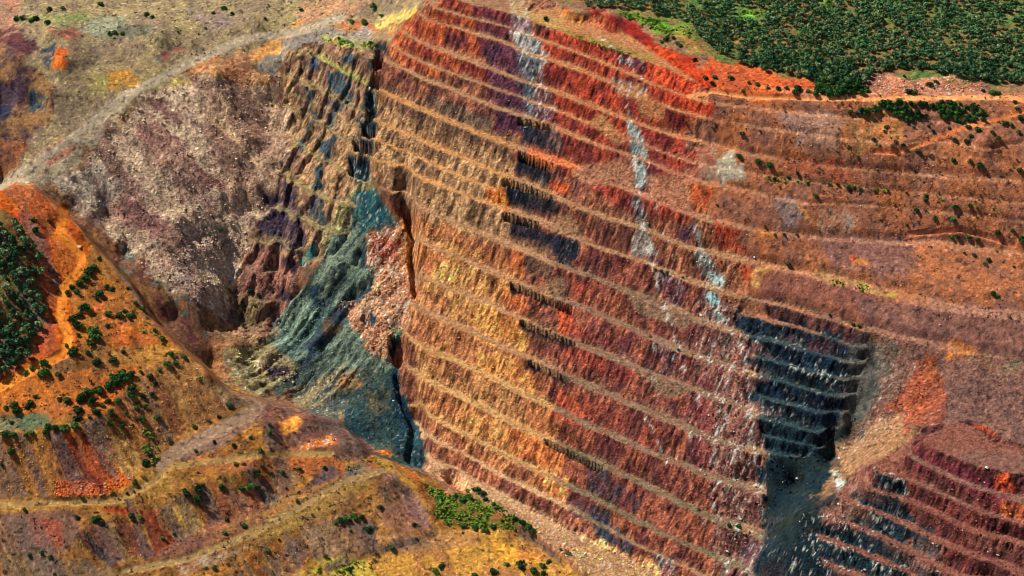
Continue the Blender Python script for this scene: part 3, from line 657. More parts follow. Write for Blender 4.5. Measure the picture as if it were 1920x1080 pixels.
paint([(230,740),(280,790),(280,840),(230,790)], (190,108,46), (170,100,46))
paint([(370,700),(400,715),(440,760),(425,770)], (184,150,110), (150,120,80))
paint([(-500,812),(130,806),(100,932),(-500,932)], (186,130,62), (160,108,56))
paint([(85,815),(115,815),(190,905),(200,926),(130,930),(105,860)], (136,62,48), (110,56,46))
paint([(115,812),(155,806),(250,900),(205,926)], (212,104,44), (186,88,46))
paint([(150,806),(200,775),(275,868),(240,900)], (196,152,78), (150,104,70))
paint([(105,900),(180,905),(190,930),(100,932)], (220,110,56), (190,90,50))
paint([(140,828),(170,860),(150,860)], (186,82,42), (160,74,42))
paint([(300,870),(320,845),(430,790),(500,745),(520,760),(470,800),(400,845),(330,872)], (142,110,86), (126,98,82))
paint([(500,752),(560,765),(640,790),(700,850),(640,850),(530,850),(490,800)], (126,84,66), (104,76,68))
paint([(518,790),(560,778),(568,790),(555,810),(530,818)], (246,180,80), (235,140,60))
paint([(535,845),(620,815),(632,830),(560,848)], (220,130,60), (196,110,60), 0.3)
paint([(300,870),(420,850),(520,850),(640,850),(720,870),(640,900),(480,880),(360,880)], (176,104,54), (150,96,56))
paint([(285,860),(330,862),(350,880),(320,925),(240,945),(0,965),(0,945),(200,935),(270,895)], (164,126,60), (150,110,54))
paint([(185,955),(210,950),(265,955),(240,962)], (190,60,32), (170,70,36))
paint([(0,962),(140,955),(150,1000),(120,1040),(0,1040)], (134,96,76), (120,90,70))
paint([(50,970),(120,975),(120,1025),(70,1020)], (160,84,64), (136,80,62))
paint([(0,1035),(210,1060),(230,1100),(0,1100)], (140,112,74), (110,90,66))
paint([(165,990),(190,985),(215,1020),(225,1060),(205,1062)], (150,66,46), (120,60,48))
paint([(195,985),(225,975),(270,1050),(225,1060)], (176,132,74), (150,110,66))
paint([(215,985),(250,985),(295,1040),(270,1050)], (126,84,76), (106,76,72))
paint([(262,960),(300,955),(330,1028),(295,1040)], (166,66,38), (130,60,40))
paint([(300,950),(330,945),(362,1015),(330,1028)], (126,104,80), (112,92,76))
paint([(323,955),(350,943),(372,965),(390,1000),(372,1007),(340,985)], (250,212,100), (244,190,80))
paint([(375,940),(480,910),(505,955),(440,985),(390,1000)], (150,104,74), (176,112,76))
paint([(480,900),(510,895),(545,940),(505,960)], (120,104,86), (104,90,80))
paint([(495,890),(560,880),(560,930),(540,945)], (160,120,76), (140,90,66))
paint([(565,920),(620,870),(640,890),(600,930),(560,945)], (112,86,84), (96,80,80))
paint([(140,1000),(155,995),(215,1050),(212,1064),(165,1030)], (30,46,62), (44,52,66))  # bluish shadow beside the ledge, painted into the ground colour
paint([(300,1040),(400,995),(540,930),(640,890),(640,915),(540,960),(400,1020),(320,1060)], (160,118,66), (130,92,66))
paint([(300,1030),(400,985),(400,1010),(350,1060),(290,1060)], (106,74,66), (130,90,66))
paint([(330,1060),(400,1035),(480,1020),(400,1060),(340,1080)], (160,150,120), (150,110,74))
paint([(440,1010),(560,950),(640,905),(720,890),(640,950),(500,1020)], (158,128,66), (140,106,62))
paint([(480,1080),(560,1000),(640,960),(720,1030),(640,1080)], (150,118,80), (128,98,76))
paint([(560,1000),(600,985),(640,1040),(610,1050)], (176,140,94), (150,120,90))
paint([(660,980),(700,975),(720,1020),(680,1045)], (104,92,84), (120,96,76))
paint([(700,960),(780,920),(800,970),(770,1000),(720,990)], (168,124,82), (146,104,78))
paint([(710,880),(740,895),(800,960),(808,990),(790,995),(750,940)], (142,106,92), (128,98,88))
paint([(640,860),(720,850),(760,880),(800,900),(800,925),(720,880),(650,890)], (168,128,50), (190,108,50))
paint([(650,876),(690,870),(680,900),(640,900)], (96,92,84), (120,110,80))
paint([(800,900),(850,918),(900,941),(990,995),(940,990),(840,985),(810,960)], (110,100,44), (156,100,56))
paint([(820,895),(890,925),(870,935),(820,925)], (176,110,62), (150,100,60))
paint([(640,1080),(720,1035),(810,995),(950,990),(1060,1055),(1110,1090),(1200,1200),(600,1200)], (192,146,66), (166,118,66))
paint([(700,1000),(900,1000),(900,1020),(720,1040)], (176,130,76), (150,116,80))
paint([(920,1010),(1020,1040),(1010,1060),(930,1050)], (214,160,62), (190,120,62))
paint([(560,1050),(700,1040),(700,1080),(560,1090)], (178,160,66), (190,130,60))
# forest floor
paint([(1060,0),(1230,26),(1330,110),(1550,150),(1640,140),(1860,150),(2500,165),(2500,-300),(1000,-300),(1030,-20)], (84,108,52), (132,98,60))
paint([(1150,22),(1200,25),(1290,50),(1300,75),(1250,60),(1200,45)], (96,150,40), (120,140,50))
paint([(1380,15),(1430,22),(1420,38),(1390,30)], (90,150,50), (130,130,60))
paint([(1530,0),(1560,0),(1565,14),(1535,12)], (120,160,60), (150,140,80))
paint([(1270,60),(1330,100),(1300,100),(1260,75)], (160,140,70), (150,110,60))
paint([(1450,80),(1475,85),(1475,130),(1460,128)], (170,130,70), (130,110,60))

#ENDCOLOURS
CA = blur(CA, 1); CB = blur(CB, 1); CF = blur(CF, 3); CW = blur(CW, 1)
wu = fbm(X/14, Y/14, 15, 4, 0.6); wv2 = fbm(X/14+31, Y/14+9, 18, 4, 0.6)
U2, V2 = project(X, Y, Z)
n3_ = fbm(X/4+3, Y/4, 2, 3, 0.7)
wl_ = 1-np.clip(TW, 0, 1)*0.45
wl_ = wl_*(1-0.78*np.clip(RB, 0, 1))
U2 = U2+wu*17*wl_+fineN*3; V2 = V2+wv2*13*wl_+n3_*3
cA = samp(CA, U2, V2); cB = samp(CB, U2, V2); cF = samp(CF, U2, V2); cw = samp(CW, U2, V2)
VEINS = [([(955,-20),(975,40),(985,90),(998,150),(1010,200),(1040,240)], 7, .9), ([(1110,60),(1165,105),(1200,140),(1215,165)], 5, .6), ([(1150,150),(1180,170)], 5, .6), ([(1175,200),(1190,260),(1192,320),(1200,380),(1205,440),(1215,480),(1235,540),(1262,620),(1285,690)], 7, .85),
 ([(1215,300),(1225,380),(1250,450),(1290,530)], 4, .6), ([(1302,412),(1318,480),(1335,530),(1345,575),(1365,610),(1395,660),(1405,740),(1412,820),(1420,900),(1432,980)], 9, .9), ([(1330,640),(1345,720),(1370,800),(1395,880)], 5, .75), ([(1215,785),(1235,830),(1252,870)], 3, .8), ([(1320,980),(1335,1020),(1360,1060)], 4, .8), ([(990,130),(1015,200)], 3, .8)]
for pl_, w_, k_ in VEINS:
    cw = np.maximum(cw, k_*np.exp(-(dist_line(pl_, U2-wu*8+4*n3_, V2)/(w_*(0.7+0.5*n3_)))**2))
n1 = fbm(SX/5.0, DX/26.0, 4, 4, 0.65); n2 = fbm(X/26, Y/26, 7, 5, 0.6); n3 = fbm(X/5, Y/5, 13, 3, 0.7)
n4 = fbm(SX/55.0, DX/9.0, 16, 4, 0.6)
tst = fbm((X*0.65-Y*0.76)/5, (X*0.76+Y*0.65)/60, 21, 4, 0.6)
mixf = np.where(WL > 0.4, n1*0.75+n2*0.5+n3*0.45, rill*(0.55+0.5*RB)+n2*0.7+n3*0.4)
mixf = mixf+TWS*(wv*0.9-0.12)
mixf = mixf*(1-TTAL)+TTAL*(tst*1.0+n2*0.4+n3*0.3)
mixf = np.clip(0.5+mixf*1.25, 0, 1)[..., None]
gy_, gx_ = np.gradient(ZS); dyw = np.gradient(ys)[:, None]; dxw = (2*hw/(NCL-1))[:, None]
dump = np.clip((np.hypot(gy_/dyw, gx_/dxw)-0.28)*5, 0, 1)*np.clip(RB*1.5-0.3, 0, 1)
strp = fbm((X*0.84+Y*0.54)/10+0.2*n2, (Y*0.84-X*0.54)/300, 11, 3, 0.6)
def lin(c):
    c = c/255.0
    return np.where(c <= 0.04045, c/12.92, ((c+0.055)/1.055)**2.4)
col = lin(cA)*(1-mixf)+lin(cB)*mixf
col = col*(1-RB[..., None]*np.array([0.10, 0.17, 0.12]))
k1 = (np.clip((strp-0.22)*7, 0, 1)*dump*0.75)[..., None]; k2 = (np.clip((-strp-0.28)*7, 0, 1)*dump*0.65)[..., None]; k3 = (np.clip(1-np.abs(strp+0.02)*9, 0, 1)*dump*0.55)[..., None]
col = col*(1-k1)+lin(np.array([118, 98, 86.]))*k1; col = col*(1-k2)+lin(np.array([136, 78, 50.]))*k2; col = col*(1-k3)+lin(np.array([186, 144, 92.]))*k3
flatw = np.clip(np.maximum(isflat, np.clip(HP*1.5-0.3, 0, 1)), 0, 1)
flatw = np.clip(flatw*(0.9+0.3*n3), 0, 1)[..., None]
cF = cF*(1-0*HP[..., None])
fc = lin(cF)*(1+0.18*n2+0.12*n3)[..., None]
FACE_GAIN = 1.5  # lifts face colours to make up for grazing sunlight
lum = (col@np.array([0.3, 0.55, 0.15]))[..., None]
col = np.where(WL[..., None] > 0.4, lum+(col-lum)*0.95, lum+(col-lum)*(1+0.02*RB[..., None]))
gain = 1+(FACE_GAIN-1)*onface[..., None]
talm = (np.clip(1-tp/0.3, 0, 1)*onface*np.clip(0.5+n2, 0, 1)*0.55)[..., None]
face = col*gain
face = face*(1-talm)+fc*1.3*talm
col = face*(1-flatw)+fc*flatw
bw = np.clip(berm*(0.65+0.6*n3+0.5*n2), 0, 1)[..., None]*0.5
col = col*(1-bw)+lin(np.array([196, 142, 104.]))*bw
tk = np.clip(trk*1.3+0.25*n3, 0, 1)[..., None]
rut = (1+0.14*n4+0.10*n3)[..., None]
col = col*(1-tk)+lin(tcol)*rut*tk
# pale quartz / breccia streaks where the survey shows them
strk = np.where(TW > 0.5, fbm(SX/2.2, DX/5.0, 19, 3, 0.9), fbm(X/1.9, Y/1.9, 19, 2, 0.9))
wt = np.clip((strk+cw*0.95-0.66)*2.5, 0, 1)*np.clip(cw*8, 0, 1)*0.85
wcol = lin(np.array([205, 205, 190.]))
col = col*(1-wt[..., None])+wcol*wt[..., None]
sp = np.clip((vn(X/1.9, Y/1.9, 21)-0.45)*3, 0, 1)*0.7
sd_ = np.clip((vn(X/2.3+9, Y/2.3, 22)-0.45)*3, 0, 1)*0.6
sd_ = sd_+onface*np.clip((fbm(SX/2.4, DX/6.0, 10, 2, 0.8)-0.12)*1.8, 0, 0.62)*(1-sd_)  # dark flecks on faces, painted to suggest tiny shadows
sp = sp*(1-0.8*isflat); sd_ = sd_*(1-0.85*isflat)
col = col*(1+sp)[..., None]*(1-sd_)[..., None]
col = np.clip(col*(1+0.16*fineN*(1-0.6*isflat))[..., None], 0.003, 0.9)
# ------------------------------------------------------------------ region ids -> separate structure sheets
RID = np.zeros((NV, NU), int)   # 0 plateau 1 pit wall 2 spur 3 pit floor 4 dumps 5 mine slope 6 forest floor
for pts, k in [(SLOPE, 5), ([(-500,-300),(700,-300),(700,30),(640,60),(520,100),(400,150),(250,200),(0,360),(-500,420)], 0),
 ([(1060,20),(1230,20),(1330,100),(1550,150),(1640,140),(2500,160),(2500,-300),(1000,-300)], 6),
 (WASTE, 7), (WALL, 1), (SPUR, 2), ([(640,420),(740,400),(768,430),(768,600),(740,660),(745,720),(800,880),(700,850),(560,765),(430,735),(385,690),(430,600),(540,560),(600,500)], 3),
 ([(1400,560),(1630,622),(1700,640),(1770,660),(2500,700),(2500,1500),(1300,1500),(1440,1000),(1420,700)], 8), (DARKP, 8),
 ([(1620,690),(1660,720),(1600,800),(1560,880),(1500,960),(1480,1030),(1430,1010),(1430,860),(1540,850),(1590,780)], 9)]:
    s_, m = polymask(pts); RID[s_][m] = k
RID[reg_b] = 4
rid = samp(RID, U2, V2, True)
rid = np.where(trk > 0.5, 10, rid)
NAMES = {0:'plateau',1:'pit_wall',2:'rock_spur',3:'talus_slope',4:'waste_dump',5:'mined_slope',6:'forest_floor',7:'collapsed_slope',8:'pit_bench',9:'pit_floor',10:'dirt_road'}
# ------------------------------------------------------------------ outer ring so the ground runs on to the horizon
def grow(a, n, s0):
    st = s0*1.6**np.arange(1, n+1); return st
ex = 9
dxs = np.cumsum(12*1.75**np.arange(ex)); 
def pad_rows(M, mode): return M
Xf = np.pad(X, ex, mode='edge'); Yf = np.pad(Y, ex, mode='edge'); Zf = np.pad(Z, ex, mode='edge'); cf = np.pad(col, ((ex, ex), (ex, ex), (0, 0)), mode='edge'); rf = np.pad(rid, ex, mode='edge')
for q in range(ex):
    a = ex-1-q
    Xf[:, a] -= dxs[q]; Xf[:, -1-a] += dxs[q]; Yf[a, :] -= dxs[q]*(0.4); Yf[-1-a, :] += dxs[q]*1.5
    w = (q+1)/ex
    for sl2, zz in (((slice(None), a), -60), ((slice(None), -1-a), 0), ((a, slice(None)), -200), ((-1-a, slice(None)), 10)):
        Zf[sl2] = Zf[sl2]*(1-w)+zz*w
NRf, NCf = Zf.shape
V = np.stack([Xf, Yf, Zf], -1).reshape(-1, 3).astype(np.float32)
idx = np.arange(NRf*NCf).reshape(NRf, NCf)
Q = np.stack([idx[:-1, :-1], idx[:-1, 1:], idx[1:, 1:], idx[1:, :-1]], -1).reshape(-1, 4)
fr = rf[:-1, :-1].reshape(-1)
cflat = np.concatenate([cf.reshape(-1, 3), np.ones((NRf*NCf, 1))], 1).astype(np.float32)
def rock_mat(name, bump=0.7, s=1.0, con=0.55):
    m = bpy.data.materials.new(name); m.use_nodes = True; n = m.node_tree; N = n.nodes; Lk = n.links
    b = N['Principled BSDF']; b.inputs['Roughness'].default_value = 0.95; b.inputs['Specular IOR Level'].default_value = 0.12
    at = N.new('ShaderNodeAttribute'); at.attribute_name = 'rock'
    tc = N.new('ShaderNodeTexCoord')
    no = N.new('ShaderNodeTexNoise'); no.inputs['Scale'].default_value = 0.33*s; no.inputs['Detail'].default_value = 5; no.inputs['Roughness'].default_value = 0.8
    Lk.new(tc.outputs['Object'], no.inputs['Vector'])
    mr = N.new('ShaderNodeMapRange'); mr.inputs['From Min'].default_value = 0.3; mr.inputs['From Max'].default_value = 0.7; mr.inputs['To Min'].default_value = 1-con; mr.inputs['To Max'].default_value = 1+con*1.25
    Lk.new(no.outputs['Fac'], mr.inputs['Value'])
    mx = N.new('ShaderNodeVectorMath'); mx.operation = 'SCALE'
    Lk.new(at.outputs['Color'], mx.inputs[0]); Lk.new(mr.outputs[0], mx.inputs['Scale'])
    Lk.new(mx.outputs[0], b.inputs['Base Color'])
    vo = N.new('ShaderNodeTexVoronoi'); vo.inputs['Scale'].default_value = 0.55*s; Lk.new(tc.outputs['Object'], vo.inputs['Vector'])
    n2_ = N.new('ShaderNodeTexNoise'); n2_.inputs['Scale'].default_value = 0.5*s; n2_.inputs['Detail'].default_value = 8; n2_.inputs['Roughness'].default_value = 0.75
    Lk.new(tc.outputs['Object'], n2_.inputs['Vector'])
    ad = N.new('ShaderNodeMath'); ad.operation = 'MULTIPLY_ADD'; ad.inputs[1].default_value = 0.35
    Lk.new(vo.outputs['Distance'], ad.inputs[0]); Lk.new(n2_.outputs['Fac'], ad.inputs[2])
    bp = N.new('ShaderNodeBump'); bp.inputs['Strength'].default_value = bump; bp.inputs['Distance'].default_value = 3.0
    Lk.new(ad.outputs[0], bp.inputs['Height']); Lk.new(bp.outputs[0], b.inputs['Normal'])
    return m
ROCK = rock_mat('blasted_rock', 0.8, 1.0, 0.75); SOIL = rock_mat('loose_soil', 0.35, 1.2, 0.5); ROAD = rock_mat('graded_dirt', 0.15, 1.0, 0.25)
def fast_mesh(name, v, loops, per, smooth=True):
    me = bpy.data.meshes.new(name)
    me.vertices.add(len(v)); me.vertices.foreach_set('co', np.ascontiguousarray(v, np.float32).ravel())
    nf = len(loops)//per
    me.loops.add(len(loops)); me.loops.foreach_set('vertex_index', np.ascontiguousarray(loops, np.int32))
    me.polygons.add(nf); me.polygons.foreach_set('loop_start', np.arange(0, nf*per, per, dtype=np.int32))
    me.polygons.foreach_set('loop_total', np.full(nf, per, np.int32))
    me.polygons.foreach_set('use_smooth', np.full(nf, smooth))
    me.update(calc_edges=True)
    return me
for k, nm in NAMES.items():
    q = Q[fr == k]
    if len(q) == 0: continue
    used, inv = np.unique(q.ravel(), return_inverse=True)
    me = fast_mesh(nm, V[used], inv, 4)
    ca = me.color_attributes.new('rock', 'FLOAT_COLOR', 'POINT'); ca.data.foreach_set('color', cflat[used].ravel())
    me.materials.append(ROAD if k == 10 else SOIL if k in (0, 4, 5, 6, 9) else ROCK)
    o = bpy.data.objects.new(nm, me); C.objects.link(o); o['kind'] = 'structure'
# ------------------------------------------------------------------ stand points: pixel -> ground
_t = np.arange(0, 1, 1)
def ground_z(x, y):
    fy_ = np.interp(y, ys, np.arange(NR)); i = int(min(max(fy_, 0), NR-2)); a = fy_-i
    h = 440+(y-YN)*0.27; fx_ = (x/h+1)/2*(NCL-1); j = int(min(max(fx_, 0), NCL-2)); b = fx_-j
    b = min(max(b, 0), 1)
    return float((Z[i, j]*(1-b)+Z[i, j+1]*b)*(1-a)+(Z[i+1, j]*(1-b)+Z[i+1, j+1]*b)*a)
def stand(u, v):
    dx = (u-960)/FX; dy = -(v-540)/FX
    d = (dx, cos(PR)+dy*sin(PR), -sin(PR)+dy*cos(PR))
    t0 = (CAMH-48)/-d[2]; t = t0
    for _ in range(220):
        x, y, z = d[0]*t, d[1]*t, CAMH+d[2]*t
        if z <= ground_z(x, y): break
        t += max(0.6, (z-ground_z(x, y))*0.35)
    x, y = d[0]*t, d[1]*t
    return x, y, ground_z(x, y)
# ------------------------------------------------------------------ vegetation
def leaf_mat(name, c1, c2, c3):
    m = bpy.data.materials.new(name); m.use_nodes = True; n = m.node_tree; N = n.nodes; Lk = n.links
    b = N['Principled BSDF']; b.inputs['Roughness'].default_value = 0.7; b.inputs['Specular IOR Level'].default_value = 0.2
    oi = N.new('ShaderNodeObjectInfo'); tc = N.new('ShaderNodeTexCoord')
    no = N.new('ShaderNodeTexNoise'); no.inputs['Scale'].default_value = 1.1; no.inputs['Detail'].default_value = 3
    Lk.new(tc.outputs['Object'], no.inputs['Vector'])
    ad = N.new('ShaderNodeMath'); ad.operation = 'MULTIPLY_ADD'; ad.inputs[1].default_value = 0.8; Lk.new(oi.outputs['Random'], ad.inputs[0])
    sb = N.new('ShaderNodeMath'); sb.operation = 'MULTIPLY_ADD'; sb.inputs[1].default_value = 1.6; sb.inputs[2].default_value = -0.7; Lk.new(no.outputs['Fac'], sb.inputs[0])
    Lk.new(sb.outputs[0], ad.inputs[2])
    cr_ = N.new('ShaderNodeValToRGB'); e = cr_.color_ramp.elements
    e[0].position = 0.1; e[0].color = (*c1, 1); e[1].position = 0.9; e[1].color = (*c3, 1)
    q = e.new(0.5); q.color = (*c2, 1)
    Lk.new(ad.outputs[0], cr_.inputs['Fac']); Lk.new(cr_.outputs['Color'], b.inputs['Base Color'])
    return m
LEAF = leaf_mat('shrub_leaves', (0.010, 0.050, 0.012), (0.020, 0.105, 0.018), (0.075, 0.19, 0.03))
OLIVE = leaf_mat('eucalypt_leaves', (0.014, 0.075, 0.028), (0.06, 0.16, 0.055), (0.30, 0.36, 0.15))
DRY = leaf_mat('dry_leaves', (0.03, 0.04, 0.02), (0.08, 0.08, 0.035), (0.18, 0.15, 0.06))
GRASS = leaf_mat('green_grass', (0.04, 0.11, 0.012), (0.09, 0.20, 0.015), (0.24, 0.30, 0.03))
BARK = bpy.data.materials.new('bark'); BARK.use_nodes = True
_n = BARK.node_tree.nodes; _w = _n.new('ShaderNodeTexNoise'); _w.inputs['Scale'].default_value = 4
_r = _n.new('ShaderNodeValToRGB'); _r.color_ramp.elements[0].color = (0.10, 0.08, 0.06, 1); _r.color_ramp.elements[1].color = (0.38, 0.34, 0.28, 1)
BARK.node_tree.links.new(_w.outputs['Fac'], _r.inputs['Fac']); BARK.node_tree.links.new(_r.outputs['Color'], _n['Principled BSDF'].inputs['Base Color'])
_n['Principled BSDF'].inputs['Roughness'].default_value = 0.9
rs = np.random.RandomState(5)
def crown(n, lobes, ls, flat=0.75, lift=0.45):
    """leaf clumps on an uneven, lobed crown of unit radius: quads (n,4,3)"""
    L = []
    for i in range(lobes):
        a = rs.rand()*2*pi; r = 0.55*math.sqrt(rs.rand()); L.append((r*cos(a), r*sin(a), lift+0.45*rs.rand()*flat, 0.34+0.28*rs.rand()))
    L.append((0, 0, lift+0.15, 0.55)); L = np.array(L)
    k = rs.randint(0, len(L), n); d = rs.randn(n, 3); d /= np.linalg.norm(d, axis=1)[:, None]
    d[:, 2] = np.where(d[:, 2] < -0.35, -d[:, 2], d[:, 2])
    rad = (0.72+0.34*rs.rand(n))
    c = L[k, :3]+d*(L[k, 3]*rad)[:, None]*np.array([1, 1, flat])
    c[:, 2] = np.maximum(c[:, 2], 0.03)
    nrm = d+rs.randn(n, 3)*0.55; nrm /= np.linalg.norm(nrm, axis=1)[:, None]
    t = np.cross(nrm, rs.randn(n, 3)); t /= np.linalg.norm(t, axis=1)[:, None]; b = np.cross(nrm, t)
    s = (ls*(0.6+0.9*rs.rand(n)))[:, None]
    return np.stack([c-t*s-b*s*0.7, c+t*s-b*s*0.5, c+t*s*0.8+b*s*0.8, c-t*s*0.7+b*s], 1)
def limbs(h, r0, nb=4):
    """tapered trunk and limbs as quads"""
    out_ = []
    def tube(p, q, r, r2):
        p = np.array(p, float); q = np.array(q, float); ax = q-p; ax /= np.linalg.norm(ax)
        u = np.cross(ax, (1, 0.2, 0.1)); u /= np.linalg.norm(u); w = np.cross(ax, u)
        for i in range(5):
            a, b = 2*pi*i/5, 2*pi*(i+1)/5
            A = u*cos(a)+w*sin(a); B = u*cos(b)+w*sin(b)
            out_.append([p+A*r, p+B*r, q+B*r2, q+A*r2])
    tube((0, 0, -0.15), (0.03, 0.02, h), r0, r0*0.7)
    for i in range(nb):
        a = 2*pi*i/nb+0.6; tube((0.03, 0.02, h*0.9), (0.45*cos(a), 0.45*sin(a), h+0.35+0.1*(i % 2)), r0*0.6, r0*0.2)
    return np.array(out_)
def plant_mesh(name, mat, n, lobes, ls, flat, lift, th, tr):
    qa = limbs(th, tr); qb = crown(n, lobes, ls, flat, lift)
    q = np.concatenate([qa, qb]); me = fast_mesh(name, q.reshape(-1, 3), np.arange(len(q)*4), 4, False)
    me.materials.append(BARK); me.materials.append(mat)
    me.polygons.foreach_set('material_index', np.array([0]*len(qa)+[1]*len(qb), np.int32)); return me
SHRUB = [plant_mesh('shrub', LEAF, 230, 3+i % 3, 0.13, 0.72, 0.22, 0.25, 0.05) for i in range(6)]
DRYSH = [plant_mesh('shrub', DRY, 110, 3, 0.11, 0.6, 0.22, 0.25, 0.05) for i in range(2)]
TREE = [plant_mesh('eucalyptus_tree', OLIVE, 240, 4+i % 3, 0.12, 0.9, 0.62, 0.7, 0.05) for i in range(7)]
def split(name, me):
    n = len(me.polygons); co = np.zeros(n*12, np.float32); me.vertices.foreach_get('co', co); co = co.reshape(n, 4, 3)
    mi_ = np.zeros(n, np.int32); me.polygons.foreach_get('material_index', mi_); r_ = []
    for k, pn in ((0, 'trunk'), (1, 'crown')):
        q = co[mi_ == k]; m_ = fast_mesh(pn, q.reshape(-1, 3), np.arange(len(q)*4), 4, False); m_.materials.append(me.materials[k]); r_.append((pn, m_))
    return r_
PARTS = {m: split('p', m) for m in SHRUB+TREE}
def put(me, name, u, v, rpx, label, cat, group=None, sq=1.0, parts=False):
    x, y, z = stand(u, v+rpx*0.35)
    dist = math.sqrt(x*x+y*y+(CAMH-z)**2); r = rpx*dist/FX*1.05
    o = bpy.data.objects.new(name, None if parts else me); C.objects.link(o)
    for pn, pm in (PARTS[me] if parts else []):
        c_ = bpy.data.objects.new(pn, pm); C.objects.link(c_); c_.parent = o
    o.location = (x, y, z-0.06*r); o.rotation_euler = (0, 0, random.uniform(0, 6.28)); o.scale = (r, r*random.uniform(0.85, 1.1), r*sq*random.uniform(0.85, 1.15))
    o['label'] = label; o['category'] = cat
    if group: o['group'] = group
    return o
ORD = ['leftmost', 'second from left', 'third from left', 'fourth from left', 'fifth from left', 'sixth from left', 'seventh from left', 'eighth from left']
